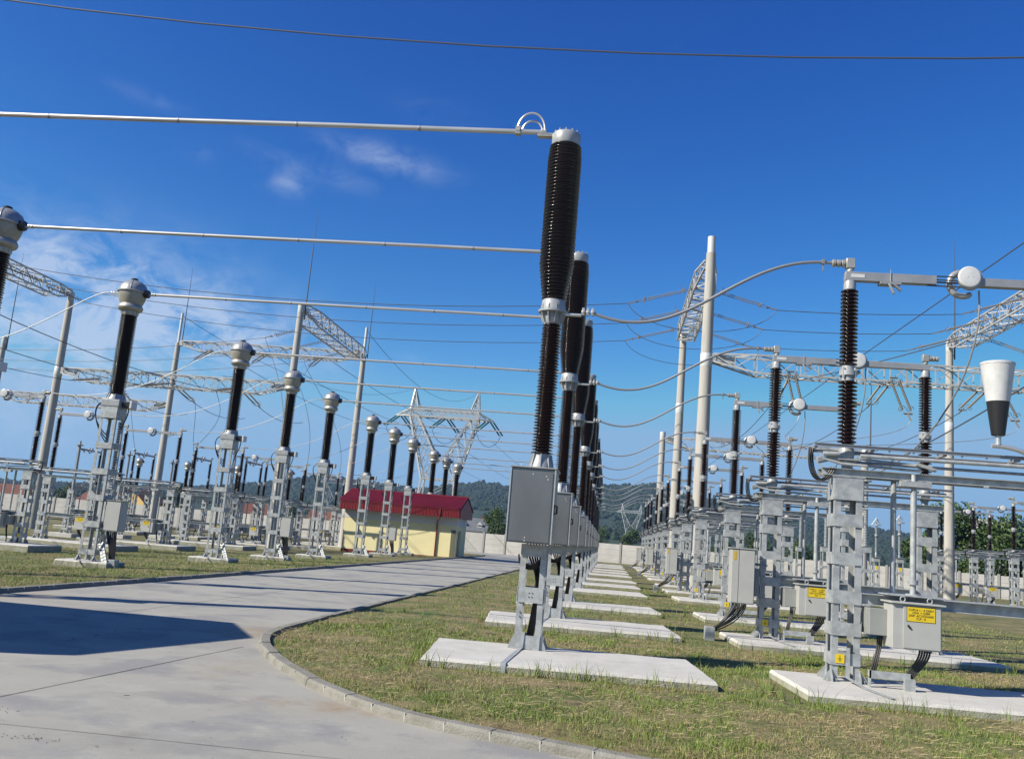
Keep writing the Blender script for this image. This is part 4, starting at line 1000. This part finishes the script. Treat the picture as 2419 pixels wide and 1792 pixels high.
# ------------------------------------------------------------------ yellow cabin
def cabin():
    r = empty('relay_cabin', (-18.72, 64.4, -.1)); tag(r, 'low yellow cabin with dark red metal roof beside the road', 'building')
    Wd, D, H = 8.15, 4.2, 2.42
    m = MB(); m.b2(0, Wd, 0, D, -.3, H-.12); m.build('wall', M['yellow'], r)
    m = MB(); m.b2(-.01, Wd+.01, -.01, D+.01, H-.119, H+.6); m.build('upper_wall', M['whitewall'], r)
    m = MB(); m.b2(-.02, Wd+.02, -.02, -.001, -.3, .12); m.build('plinth', M['redbrown'], r)
    # fascia of upright red sheets
    z0, z1 = H+.44, H+1.06; x0, x1, y0, y1 = -.22, Wd+.28, -.72, D+.7
    m = MB()
    n = 44
    for i in range(n):
        a = x0+(x1-x0)*i/n; b = x0+(x1-x0)*(i+1)/n; w = (b-a)
        m.b2(a, a+w*.62, y0-.03, y0, z0, z1); m.b2(a+w*.62, b, y0-.008, y0+.0, z0, z1)
    for xx in (x0, x1): m.b2(xx-.012, xx+.012, y0+.001, y1, z0, z1)
    m.b2(x0, x1, y1-.01, y1, z0, z1); m.b2(x0+.02, x1-.02, y0+.01, y1-.02, z0+.01, z0+.03); m.build('fascia', M['redfascia'], r)
    # hipped-gable roof with tile ribs
    rz = H+1.98; ym = (y0+y1)/2
    m = MB(); n = 60
    for s_ in (0, 1):
        ya = y0-.08 if s_ == 0 else y1+.08
        for i in range(n):
            a = x0-.06+(x1-x0+.12)*i/n; b = x0-.06+(x1-x0+.12)*(i+1)/n; w = b-a
            for (c, d, h) in ((a, a+w*.5, .075), (a+w*.5, b, 0.0)):
                steps = 7
                for k in range(steps):
                    t0, t1 = k/steps, (k+1)/steps
                    p0_ = Vector((c, ya+(ym-ya)*t0, z1+(rz-z1)*t0+h)); p1_ = Vector((c, ya+(ym-ya)*t1, z1+(rz-z1)*t1+h-.02)); q0 = p0_+Vector((d-c, 0, 0)); q1 = p1_+Vector((d-c, 0, 0))
                    f = (0, 1, 3, 2) if s_ == 0 else (2, 3, 1, 0)
                    m.add([p0_, q0, p1_, q1], [f])
                    dz = Vector((0, 0, -.085)); m.add([p0_, q0, p0_+dz, q0+dz], [(2, 3, 1, 0) if s_ == 0 else (0, 1, 3, 2)])
                    if h > .02:
                        for (e, o_) in ((p0_, p1_), (q0, q1)): m.add([e, o_, o_+dz, e+dz], [(0, 1, 2, 3)])
    m.bar((x0-.06, ym, rz+.03), (x1+.06, ym, rz+.03), .22, .08)
    for xx in (x0+.01, x1-.01): m.add([(xx, y0, z1), (xx, y1, z1), (xx, ym, rz-.01)], [(0, 1, 2)])
    m.build('roof', M['redroof'], r)
    m = MB(); m.tube([(Wd-1.15, y0-.05, z1-.05), (Wd-1.15, y0-.06, z0-.02), (Wd-1.35, -.4, z0-.35), (Wd-1.42, -.07, z0-.55), (Wd-1.42, -.07, .0)], .05, 10); m.build('drainpipe', M['redbrown'], r)
    m = MB(); m.b2(Wd+.02, Wd+.05, .7, 1.6, -.1, 1.95); m.build('door', M['door'], r)
    m = MB(); m.b2(Wd-.38, Wd-.06, -.03, -.021, -.1, 2.0); m.build('side_panel', M['door'], r)
    m = MB(); m.b2(Wd-.62, Wd+.0, -.06, -.022, 2.0, 2.03); m.build('ledge', M['whitewall'], r)
cabin()
# unseen cabin added outside the left edge, roof outlined to throw the road shadow
def unseen_cabin():
    r = empty('shadow_cabin', (0, 0, 0)); tag(r, 'unseen flat roofed cabin left of the camera, added to cast the road shadow', 'building')
    zt = 4.2; dx, dy = -zt/math.tan(R(SUN_EL))*math.cos(R(SUN_AZ)), -zt/math.tan(R(SUN_EL))*math.sin(R(SUN_AZ))
    sh = [(-16, 13.2), (-9.27, 13.68), (-5.58, 13.92), (-4.68, 12.41), (-5.54, 9.62), (-6.5, 9.25), (-16, 9.0)]
    poly = [(x+dx, y+dy) for x, y in sh][::-1]
    m = MB(); m.prism(poly, zt-.25, zt); m.build('roof', M['redfascia'], r)
    m = MB(); x0 = -16+dx+.4; m.b2(x0, -11.4, 6.9, 10.4, -.2, zt-.26); m.build('wall', M['yellow'], r)
    m = MB(); m.b2(-11.39, -11.35, 8, 8.9, 0, 2.1); m.build('door', M['door'], r)
unseen_cabin()

# ------------------------------------------------------------------ perimeter wall
WALL = [(-150, 130), (-48, 114.5), (-14, 105), (1.4, 98.6), (28, 87), (64, 70), (90, 57)]
def walls():
    pm = MB(); pm.b2(-.11, .11, -.14, .12, -.3, 2.22); pmesh = None
    sp = MB(); sp.tube([(0, 0, 2.1), (0, 0, 2.75)], .03, 6); sp.tube([(0, 0, 2.75), (0, -.25, 3.0)], .025, 6)
    for i in range(len(WALL)-1):
        a = Vector(WALL[i]); b = Vector(WALL[i+1]); d = b-a; L_ = d.length; ang = math.atan2(d.y, d.x)
        r = empty('perimeter_wall', (a.x, a.y, -.05), ang)
        tag(r, ['pale concrete panel wall at the far left', 'pale concrete panel wall behind the left yard', 'pale concrete panel wall right of the yellow cabin', 'pale concrete panel wall seen past the row of breakers', 'concrete panel wall behind the right-hand yard', 'concrete panel wall at the far right under the trees'][i], 'wall', 'sections of the perimeter wall')
        n = max(1, round(L_/3.0)); w = L_/n; m = MB()
        for k in range(n):
            for s_ in range(4):
                h = random.uniform(-.006, .006); m.b2(k*w+.08, (k+1)*w-.08, -.05+h, .05+h, -.3+s_*.6+(.0 if s_ else 0), -.3+(s_+1)*.6-.012)
        m.build('panels', M['wallc'], r)
        for k in range(n+1):
            if pmesh is None:
                o = pm.build('post', M['wallpost'], r); pmesh = o.data; so_ = sp.build('wire_arm', M['rod'], o); smesh2 = so_.data
            else:
                o = bpy.data.objects.new('post', pmesh); COL.objects.link(o); o.parent = r
                if k % 2 == 0: q = bpy.data.objects.new('wire_arm', smesh2); COL.objects.link(q); q.parent = o
            o.location = (k*w, 0, 0)
walls()

# ------------------------------------------------------------------ lattice pylons
def lat(m, a, b, n, w):
    """zigzag lacing between two polylines a and b"""
    for i in range(n):
        t0, t1 = i/n, (i+1)/n
        pa, pb = a[0]+(a[1]-a[0])*t0, b[0]+(b[1]-b[0])*t0; qa, qb = a[0]+(a[1]-a[0])*t1, b[0]+(b[1]-b[0])*t1
        m.bar(pa, qb, w); m.bar(pb, qa, w) if i % 2 else None
        m.bar(qa, qb, w*.8)
def make_pylon(bulk=1.0):
    r = empty('lattice_pylon', (0, 0, 0)); tag(r, '', 'pylon', 'lattice pylons')
    V3 = lambda x, y, z: Vector((x, y, z))
    w = .27*bulk; b_ = .10*bulk
    body = MB(); D = 1.3
    ch = MB()
    for sy in (-1, 1):
        y = sy*D; yb = sy*2.6
        # body from ground to waist
        for sx in (-1, 1): ch.bar(V3(sx*3.4, yb, 0), V3(sx*2.75, y*1.2, 10.3), w); 
        lat(body, (V3(-3.4, yb, 0), V3(-2.75, y*1.2, 10.3)), (V3(3.4, yb, 0), V3(2.75, y*1.2, 10.3)), 3, b_)
        ch.bar(V3(-2.75, y*1.2, 10.3), V3(2.75, y*1.2, 10.3), w*.8)
        for sx in (-1, 1):
            o0, o1 = V3(sx*2.75, y*1.2, 10.3), V3(sx*5.75, y*.7, 20.6)
            i0, i1 = V3(sx*.5, y*1.0, 13.6), V3(sx*4.4, y*.7, 20.6)
            ch.bar(o0, o1, w); ch.bar(i0, i1, w); ch.bar(V3(sx*2.75, y*1.2, 10.3), i0, w*.7); lat(body, (o0, o1), (i0, i1), 4, b_)
            ch.bar(V3(sx*5.75, y*.7, 20.6), V3(sx*5.75, y*.7, 21.8), w); 
            tip = V3(sx*5.45, 0, 25.4)
            ch.bar(V3(sx*5.75, y*.7, 21.8), tip, w*.8); ch.bar(V3(sx*4.4, y*.7, 21.8), tip, w*.8)
            lat(body, (V3(sx*5.75, y*.7, 21.8), tip), (V3(sx*4.4, y*.7, 21.8), tip), 4, b_*.8)
            e = V3(sx*8.3, 0, 20.6)
            ch.bar(V3(sx*5.75, y*.7, 20.6), e, w*.8); ch.bar(V3(sx*5.75, y*.7, 21.8), e, w*.7); lat(body, (V3(sx*5.75, y*.7, 20.6), e), (V3(sx*5.75, y*.7, 21.8), e), 4, b_*.7)
        ch.bar(V3(-.5, y, 13.6), V3(.5, y, 13.6), w*.6)
        for z in (20.6, 21.8): ch.bar(V3(-5.75, y*.7, z), V3(5.75, y*.7, z), w*.85)
        lat(body, (V3(-5.75, y*.7, 20.6), V3(5.75, y*.7, 20.6)), (V3(-5.75, y*.7, 21.8), V3(5.75, y*.7, 21.8)), 12, b_)
    for (x, z) in ((3.4, 0), (2.75, 10.3), (5.75, 20.6), (5.75, 21.8), (4.4, 20.6)):
        for sx in (-1, 1):
            yy = 2.6 if z == 0 else (D*1.2 if z < 11 else D*.7)
            body.bar((sx*x, -yy, z), (sx*x, yy, z), b_)
    for sx in (-1, 1): lat(body, (V3(sx*2.75, -D*1.2, 10.3), V3(sx*5.75, -D*.7, 20.6)), (V3(sx*2.75, D*1.2, 10.3), V3(sx*5.75, D*.7, 20.6)), 5, b_); lat(body, (V3(sx*3.4, -2.6, 0), V3(sx*2.75, -D*1.2, 10.3)), (V3(sx*3.4, 2.6, 0), V3(sx*2.75, D*1.2, 10.3)), 3, b_)
    for k in range(8): body.bar((-5+k*1.43, -D*.7, 20.6), (-4.3+k*1.43, D*.7, 20.6), b_)
    ch.build('frame', M['lattice'], r); body.build('lacing', M['lattice'], r)
    for x in (-7.6, .2, 7.6):
        for (sy, dx) in ((-1, -.9), (1, .9)):
            g_ = MB()
            for o_ in (-.28, .28):
                p = Vector((x+o_+dx*.5, 0, 20.4)); q = Vector((x+o_+dx*2.0, sy*2.2, 18.6))
                pts = [p+(q-p)*t/16 for t in range(17)]; g_.tube(pts, [.10 if t % 2 else .15 for t in range(17)], 8)
            g_.build('glass_insulator', M['glass'], r)
        l_ = MB(); l_.tube(bez((x-1.8, -2.2, 18.6), (x-1.2, -1, 15.6), (x+1.2, 1, 15.6), (x+1.8, 2.2, 18.6), 14), .04, 6); l_.build('jumper_loop', M['wire'], r)
    return r
py = make_pylon(); py.location = (-28.4, 150, 0); py['label'] = 'white lattice pylon with green insulators behind the red roof'
dup(py, (12.5, 540, 1.5), label='distant pale lattice pylon in front of the wooded hill, right of the breakers').scale = (1, 1, 1.02)
dup(py, (-9.0, 345, 0), rz=R(8), label='pylon half hidden behind the row of breakers, its right arm showing')
dup(py, (-128, 420, 0), rz=R(20), label='faint distant lattice pylon at the left over the wall')

# ------------------------------------------------------------------ houses, trees, hills
def house(x, y, w, d, h, rh, wall, roof, label, rz=0, dormers=0, chim=True):
    r = empty('house', (x, y, -.3), rz); tag(r, label, 'house', 'houses beyond the wall')
    m = MB(); m.b2(-w/2, w/2, -d/2, d/2, 0, h); m.add([(-w/2, -d/2, h), (-w/2, d/2, h), (-w/2, 0, h+rh)], [(0, 2, 1)]); m.add([(w/2, -d/2, h), (w/2, d/2, h), (w/2, 0, h+rh)], [(0, 1, 2)]); m.build('wall', wall, r)
    m = MB(); e = .4
    for s_ in (-1, 1):
        y0 = s_*(d/2+e); z0 = h-e*rh/(d/2)
        p = [(-w/2-e, y0, z0), (w/2+e, y0, z0), (w/2+e, 0, h+rh), (-w/2-e, 0, h+rh)]; t = [(a, b, c+.15) for a, b, c in p]
        m.add(p+t, [(0,1,2,3),(7,6,5,4),(0,4,5,1),(1,5,6,2),(2,6,7,3),(3,7,4,0)])
    ro = m.build('roof', roof, r)
    if chim: m = MB(); m.b2(w*.2, w*.2+.6, .3, .9, h+rh*.4, h+rh+.8); m.build('chimney', M['tile'], ro)
    for k in range(3):
        m = MB(); xx = -w*.33+k*w*.33; m.b2(xx-.5, xx+.5, -d/2-.03, -d/2+.01, h*.45, h*.8); m.build('window', M['window'], r)
    for k in range(dormers):
        m = MB(); xx = -w*.25+k*w*.5; m.b2(xx-.6, xx+.6, -d*.38, -d*.1, h+rh*.15, h+rh*.5); m.add([(xx-.8, -d*.42, h+rh*.48), (xx+.8, -d*.42, h+rh*.48), (xx, -d*.42, h+rh*.75), (xx-.8, 0, h+rh*.48), (xx+.8, 0, h+rh*.48), (xx, 0, h+rh*.75)], [(0, 1, 2), (0, 2, 5, 3), (1, 4, 5, 2)]); m.build('dormer', M['housew'], ro)
house(-34.5, 236, 8.0, 7, 3.4, 3.0, M['housew'], M['slate'], 'house with grey slate roof and white dormers behind the wall', dormers=2)
for (x, y, w, d, h, rh, wl, rf, lb, rz) in [
    (-108, 205, 7, 7, 3.4, 2.6, 'housey', 'tile', 'ochre gabled house beyond the left wall', R(75)),
    (-140, 205, 8, 7, 2.8, 2.0, 'housey', 'tile', 'ochre house with brown red roof at the left picture edge', R(8)),
    (-122, 215, 12, 8, 2.6, 2.2, 'housew', 'tile', 'low house with brown tiled roof behind the left wall', R(-6)),
    (-88, 220, 12, 8, 3.0, 2.6, 'housew', 'tile', 'tiled house beyond the left yard between the towers', R(12)),
    (-66, 225, 11, 8, 3.2, 2.4, 'housew', 'tile', 'brown roofed house left of the yellow cabin', R(-10)),
    (-77, 250, 10, 8, 3.0, 2.3, 'housew', 'tile', 'reddish roofed house deepest behind the left yard', R(5)),
    (58.5, 152, 4.2, 4.2, 10.2, .8, 'housew', 'housew', 'tall white block house above the trees at right', R(10)),
    (68, 150, 12, 8, 4.5, 3.6, 'housew', 'tile', 'brick roofed house among the trees at far right', R(10))]:
    house(x, y, w, d, h, rh, M[wl], M[rf], lb, rz)

def tree_mesh(h, wr, n, seed, mats, sparse=.5):
    rnd = random.Random(seed)
    root = MB(); root.tube([(0, 0, -.3), (.1, .05, h*.3), (.0, .1, h*.75)], [h*.035, h*.025, h*.008], 8)
    cl = []
    for k in range(int(14)):
        a = rnd.uniform(0, 2*math.pi); rr = wr*rnd.uniform(.2, .8); z = h*rnd.uniform(.25, .92)
        k2 = 1-abs(z/h-.5)*1.1; c = Vector((math.cos(a)*rr*max(.3, k2), math.sin(a)*rr*max(.3, k2), z)); cl.append((c, wr*rnd.uniform(.28, .55)))
        root.tube([(0, 0, h*.22+z*.25), tuple(c*.6+Vector((0, 0, z*.35))), tuple(c)], [h*.012, h*.008, h*.003], 5)
    lf = MB(); V = []; Fc = []; MI = []
    for i in range(n):
        c, s_ = rnd.choice(cl)
        d = Vector((rnd.gauss(0, 1), rnd.gauss(0, 1), rnd.gauss(0, 1))); d.normalize(); p = c+d*s_*(rnd.random()**.45)
        if p.z < .15: p.z = .15
        sz = rnd.uniform(.09, .2)*(h/6)**.5
        a = Vector((rnd.gauss(0, 1), rnd.gauss(0, 1), rnd.gauss(0, 1))).normalized(); b = a.orthogonal().normalized(); b2 = a.cross(b)
        q = len(V); V += [p+b*sz, p+b2*sz*.55, p-b*sz, p-b2*sz*.55]; Fc.append((q, q+1, q+2, q+3)); MI.append(rnd.choice((0, 0, 1, 1, 2)))
    lf.v = [tuple(v) for v in V]; lf.f = Fc; lf.sm = [False]*n; lf.mi = MI
    return root, lf
PROTO = []
for k, (h, wr, n) in enumerate(((8, 3.4, 5200), (6.5, 3.0, 4200), (5, 2.6, 3200))):
    t, l = tree_mesh(h, wr, n, 11+k, None)
    r = empty('tree', (0, 0, -.2)); to = t.build('trunk', M['trunk'], r); lo = l.build('crown', [M['leafa'], M['leafb'], M['leafc']], r); PROTO.append(r)
used = [False]*3
def tree(k, x, y, s, label, group):
    if used[k]: r = dup(PROTO[k], (x, y, -.2), rz=random.uniform(0, 6))
    else: r = PROTO[k]; r.location = (x, y, -.2); used[k] = True
    r.scale = (s, s, s*random.uniform(.92, 1.08)); tag(r, label, 'tree', group); return r
ordw = ['first', 'second', 'third', 'fourth', 'fifth', 'sixth', 'seventh', 'eighth', 'ninth', 'tenth', 'eleventh', 'twelfth', 'thirteenth', 'fourteenth']
rt_trees = [(0, 32.3, 92, 1.02), (1, 35.5, 90, 1.15), (0, 38.6, 92, .92), (1, 41.5, 88, 1.0), (2, 34.0, 87.5, .95), (0, 44.5, 90, .95), (1, 30.6, 95, .95), (2, 38.2, 86, .8), (0, 50, 92, .9), (1, 58, 92, .9)]
for i, (k, x, y, s) in enumerate(sorted(rt_trees, key=lambda q: q[1])): tree(k, x, y, s, 'leafy green tree behind the right wall, %s from the left' % ordw[i], 'trees behind the right wall')
tree(0, -21.8, 178, .95, 'dark green tree beside the grey roofed house', None); tree(1, -19, 184, .9, 'bushy tree just left of the nearest breaker box', None)
lt = [(1, -146, 235, 1.1), (0, -131, 240, 1.0), (1, -117, 238, .95), (0, -112, 232, 1.0), (1, -100, 240, 1.15), (0, -94, 236, .95), (1, -84, 242, 1.0), (0, -72, 240, .9), (1, -60, 240, .95), (0, -51, 236, 1.0), (1, -43, 250, .9)]
for i, (k, x, y, s) in enumerate(lt): tree(k, x, y, s, 'distant tree among the houses at left, %s from the left' % ordw[i], 'distant trees among the houses')
rt2_ = [(2, -3, 250, 1.4), (1, 6, 260, 1.2), (2, 14, 255, 1.5), (0, 22, 262, 1.0), (1, 31, 258, 1.1), (2, 40, 255, 1.3), (1, 50, 262, 1.1), (0, 60, 250, 1.1), (2, 28, 180, 1.3), (1, 36, 178, 1.0)]
for i, (k, x, y, s) in enumerate(sorted(rt2_, key=lambda q: q[1])): tree(k, x, y, s, 'shrubby tree on the plain behind the middle wall, %s from the left' % ordw[i], 'trees on the plain behind the wall')

SKY = [(-2600,60),(-1500,38),(-1057,30),(-862,38),(-700,47),(-641,53),(-546,68),(-500,79),(-460,82),(-400,78),(-325,71),(-270,82),(-211,92),(-165,88),(-90,96),(0,102),(64,110),(100,104),(124,98),(200,90),(268,80),(409,66),(500,58),(580,52),(800,40),(1200,50),(2600,60)]
def skyline(x):
    for i in range(len(SKY)-1):
        if SKY[i][0] <= x <= SKY[i+1][0]:
            t = (x-SKY[i][0])/(SKY[i+1][0]-SKY[i][0]); return SKY[i][1]+(SKY[i+1][1]-SKY[i][1])*t
    return 50
def hills():
    m = MB(); cols = []; a = -1.05
    NA = 560; YR = [430, 520, 600, 680, 760, 840, 920, 1000, 1080, 1150, 1220, 1290, 1350, 1400, 1440, 1470, 1500, 1540, 1600, 1800, 2200]
    V = []
    for i in range(NA+1):
        tx = -1.75+3.5*i/NA      # x / y slope
        H = skyline(tx*1500)
        for y in YR:
            x = tx*y
            t = max(0, min(1, (y-430)/1070)); z = (H-1.6)*(.06+.94*t**1.25)*y/1500 if y <= 1500 else (H-1.6)*(1-.4*(y-1500)/700)
            z *= 1 if y > 430 else 0
            nz = noise.noise(Vector((x*.004, y*.004, 1)))*14*min(1, t*3)*(1-t*.8)
            can = (noise.noise(Vector((x*.03, y*.03, 5)))*2.6+noise.noise(Vector((x*.09, y*.09, 9)))*2.2)*min(1, t*6)
            V.append((x, y, z+nz+can-(.5 if y == 430 else 0)))
    n = len(YR)
    m.v = V
    for i in range(NA):
        for k in range(n-1):
            q = i*n+k; m.f.append((q, q+n, q+n+1, q+1)); m.sm.append(False); m.mi.append(0)
    tag(m.build('hills', M['forest']), kind='structure')
hills()
# scattered canopy clumps that break the ridge line and slopes
def canopy():
    rnd = random.Random(3); m = MB()
    for i in range(15000):
        tx = rnd.uniform(-.85, .62); y = 520+980*rnd.random()**.6; x = tx*y
        H = skyline(tx*1500); t = (y-430)/1070
        if noise.noise(Vector((x*.006, y*.006, 20))) < -.1 and t < .5: continue
        z = (H-1.6)*(.06+.94*t**1.25)*y/1500+noise.noise(Vector((x*.004, y*.004, 1)))*14*min(1, t*3)*(1-t*.8)
        s_ = rnd.uniform(1.9, 3.6); c = Vector((x, y, z+s_*.35)); mi = rnd.choice((0, 0, 0, 1, 1, 2))
        k = 7; vs = []; rows = 3
        for r_ in range(rows+1):
            el = math.pi*(-.12+.60*r_/rows)
            for q in range(k):
                an = 2*math.pi*q/k; f = rnd.uniform(.75, 1.2); vs.append(c+Vector((math.cos(an)*math.cos(el)*s_*f, math.sin(an)*math.cos(el)*s_*f, math.sin(el)*s_*f)))
        fs = [(r_*k+q, r_*k+(q+1) % k, (r_+1)*k+(q+1) % k, (r_+1)*k+q) for r_ in range(rows) for q in range(k)]
        m.add(vs, fs, False, mi)
    tag(m.build('hill_forest', [M['fa'], M['fb'], M['fc']]), 'dense wooded canopy covering the hills behind the yard', 'forest', kind='stuff')
M['fa'] = mat('forest_mid', (.014,.033,.016), .9, 0, (.019,.041,.018), .05, space='World'); M['fb'] = mat('forest_dark', (.010,.026,.014), .9); M['fc'] = mat('forest_light', (.019,.04,.018), .9)
canopy()

# ------------------------------------------------------------------ air
hz = MB(); hz.b2(-2800, 2800, -40, 2400, -1.4, 170)
hm = bpy.data.materials.new('air'); hm.use_nodes = True; n_ = hm.node_tree; n_.nodes.clear()
ou = n_.nodes.new('ShaderNodeOutputMaterial'); pv = n_.nodes.new('ShaderNodeVolumePrincipled')
pv.inputs['Color'].default_value = (.42, .66, 1, 1); pv.inputs['Density'].default_value = .00014; pv.inputs['Anisotropy'].default_value = .2
n_.links.new(pv.outputs[0], ou.inputs['Volume'])
tag(hz.build('haze', hm), 'thin blue haze over the whole yard and the hills', 'haze', kind='stuff')

# ------------------------------------------------------------------ grass
PADS = [(-.44, y-.55, 1.75, 1.08, PADROT) for y in YS[:5]] + [(XD+1.37, y-.5, 2.4, 1.03, R(3.5)) for y in YS[:5]] + [(XCT, y, .74, .52, R(2)) for y in YS[:6]]
def on_pad(x, y, mg=0):
    for (cx, cy, hx, hy, a) in PADS:
        dx, dy = x-cx, y-cy; u = dx*math.cos(a)+dy*math.sin(a); v = -dx*math.sin(a)+dy*math.cos(a)
        if abs(u) < hx+mg and abs(v) < hy+mg: return True
    return False
def grass():
    rnd = random.Random(5); V = []; Fc = []; MI = []
    def blade(x, y, z, h, w, lean, mi, flat=False):
        a = rnd.uniform(0, 6.283); dx, dy = math.cos(a), math.sin(a); b = rnd.uniform(0, 6.283); lx, ly = math.cos(b)*lean, math.sin(b)*lean
        q = len(V)
        V.extend([(x-dx*w, y-dy*w, z), (x+dx*w, y+dy*w, z), (x+dx*w*.7+lx*.4, y+dy*w*.7+ly*.4, z+h*.6), (x-dx*w*.7+lx*.4, y-dy*w*.7+ly*.4, z+h*.6), (x+lx, y+ly, z+h)])
        Fc.append((q, q+1, q+2, q+3)); Fc.append((q+3, q+2, q+4)); MI.extend((mi, mi))
    def scatter(n, xf, yf, left=False):
        c = 0
        while c < n:
            y = yf(); x = xf(y)
            if x is None: continue
            c += 1
            if on_pad(x, y, .0): continue
            near = on_pad(x, y, .13)
            g1 = 1.15*noise.noise(Vector((x*.75, y*.75, 2)))+.6*noise.noise(Vector((x*2.3, y*2.3, 7)))
            if left: g1 += .1
            far = y > 14
            z = (gz(x)+.02) if left else lawn_z(x, y)-.01
            if near: g1 += .45
            t = rnd.random()
            if g1 > .04: mi = 0 if t < .64 else (1 if t < .90 else 2)
            elif g1 > -.24: mi = 0 if t < .28 else (1 if t < .70 else 2)
            else: mi = 0 if t < .07 else (1 if t < .30 else 2)
            h = rnd.uniform(.02, .06)*(1.25 if mi == 0 else .9)*max(.35, .85+1.3*noise.noise(Vector((x*3.1, y*3.1, 12))))
            if noise.noise(Vector((x*1.3, y*1.3, 50))) > .30 and rnd.random() < .8: continue      # bare trodden soil
            if near: h *= rnd.choice((1, 1.6, 2.4))
            if rnd.random() < .012: h *= 2.4
            w = rnd.uniform(.0016, .0034)*(1+max(0, y-9)*.07)
            if mi == 2 and rnd.random() < .5:
                l = rnd.uniform(.06, .22); blade(x, y, z+rnd.uniform(.005, .03), rnd.uniform(.004, .03), w*.8, l, 2)
            else: blade(x, y, z, h, w, h*rnd.uniform(.1, .9), mi)
    def ynear(): return 6.9+9*rnd.random()**1.5
    def xr(y):
        k = kerb_x(y); x = rnd.uniform(-4.6, 8.2)
        if x < -2 + (y-8)*-.0 and False: return None
        if k is None or x < k: return None
        if x > y*.72+.3: return None
        return x
    scatter(190000, xr, ynear)
    def ymid(): return 14+26*rnd.random()**1.3
    def xm(y): 
        k = kerb_x(y); x = rnd.uniform(-4.6, 12)
        return None if (k is not None and x < k) else x
    scatter(95000, xm, ymid)
    def yl(): return 14.5+30*rnd.random()**1.4
    def xl(y): return rnd.uniform(-10.25-y*.45, -10.25)
    scatter(125000, xl, yl, True)
    c = 0
    while c < 2600:     # flat dead stalks, in drifts
        y = ynear(); x = xr(y)
        if x is None or on_pad(x, y, .0): continue
        if noise.noise(Vector((x*.8, y*.8, 31))) < .02 and rnd.random() < .8: continue
        c += 1; a = rnd.uniform(0, 6.283); l = rnd.uniform(.04, .20); z = lawn_z(x, y)+.025+rnd.uniform(0, .03); w = rnd.uniform(.0025, .0045)
        dx, dy = math.cos(a)*l, math.sin(a)*l; q = len(V); bow = rnd.uniform(-.03, .03)
        V.extend([(x, y-w, z), (x, y+w, z+.002), (x+dx*.5+bow, y+dy*.5+w, z+.018), (x+dx*.5+bow, y+dy*.5-w, z+.016), (x+dx, y+dy, z+rnd.uniform(-.02, .03))])
        Fc.append((q, q+3, q+2, q+1)); Fc.append((q+3, q+4, q+2)); MI.extend((2, 2))
    for (cx, cy, hx, hy, a) in PADS[:3]+PADS[5:8]:      # weeds leaning on the slab edges
        for k in range(150):
            t = rnd.uniform(-1, 1); sd_ = rnd.choice((-1, -1, -1, 1)); u, v = (t*hx, sd_*(hy+rnd.uniform(.01, .07))) if rnd.random() < .8 else (rnd.choice((-1, 1))*(hx+.04), t*hy)
            x = cx+u*math.cos(a)-v*math.sin(a); y = cy+u*math.sin(a)+v*math.cos(a)
            if noise.noise(Vector((x*2.1, y*2.1, 40))) < -.05: continue
            for _ in range(rnd.choice((1, 2, 4))):
                h = rnd.uniform(.08, .26); blade(x+rnd.uniform(-.02, .02), y+rnd.uniform(-.02, .02), lawn_z(x, y)-.01, h, rnd.uniform(.003, .006), h*rnd.uniform(.1, .6), rnd.choice((0, 0, 0, 1)))
    # taller tufts along slab edges
    m = MB(); m.v = V; m.f = Fc; m.sm = [False]*len(Fc); m.mi = MI
    tag(m.build('grass', [M['gr1'], M['gr2'], M['gr3']]), 'short green and straw coloured grass of the lawns', 'grass', kind='stuff')
grass()
def debris():
    rnd = random.Random(9); m = MB()
    for i in range(170):
        x = rnd.uniform(-8, 1.5); y = rnd.uniform(4.5, 13); k = kerb_x(y)
        if (k is not None and x > k-.35) or (y < 7.4 and y > 6.6 and x > -.5): continue
        s_ = rnd.uniform(.002, .006)*(2 if rnd.random() < .1 else 1); a = rnd.uniform(0, 6.28)
        if rnd.random() < .5: m.bar((x, y, .006), (x+math.cos(a)*s_*5, y+math.sin(a)*s_*5, .008), s_*.5, s_*.4)
        else: m.lathe([(0, .001), (s_, .003), (s_*.8, s_*.9), (0, s_)], 6, (x, y, 0))
    for i in range(70):
        a = rnd.gauss(0, .14); b = rnd.gauss(0, .05); x = -5.0+a; y = 6.0+b; m.lathe([(0, .001), (.004, .003), (.003, .006), (0, .007)], 5, (x+(.35 if i % 2 else 1.2), y+(.9 if i % 2 else .2), 0))
    tag(m.build('leaf_litter', M['trunk']), 'dry crumbs and bits of leaf strewn on the concrete road', 'litter', kind='stuff')
debris()
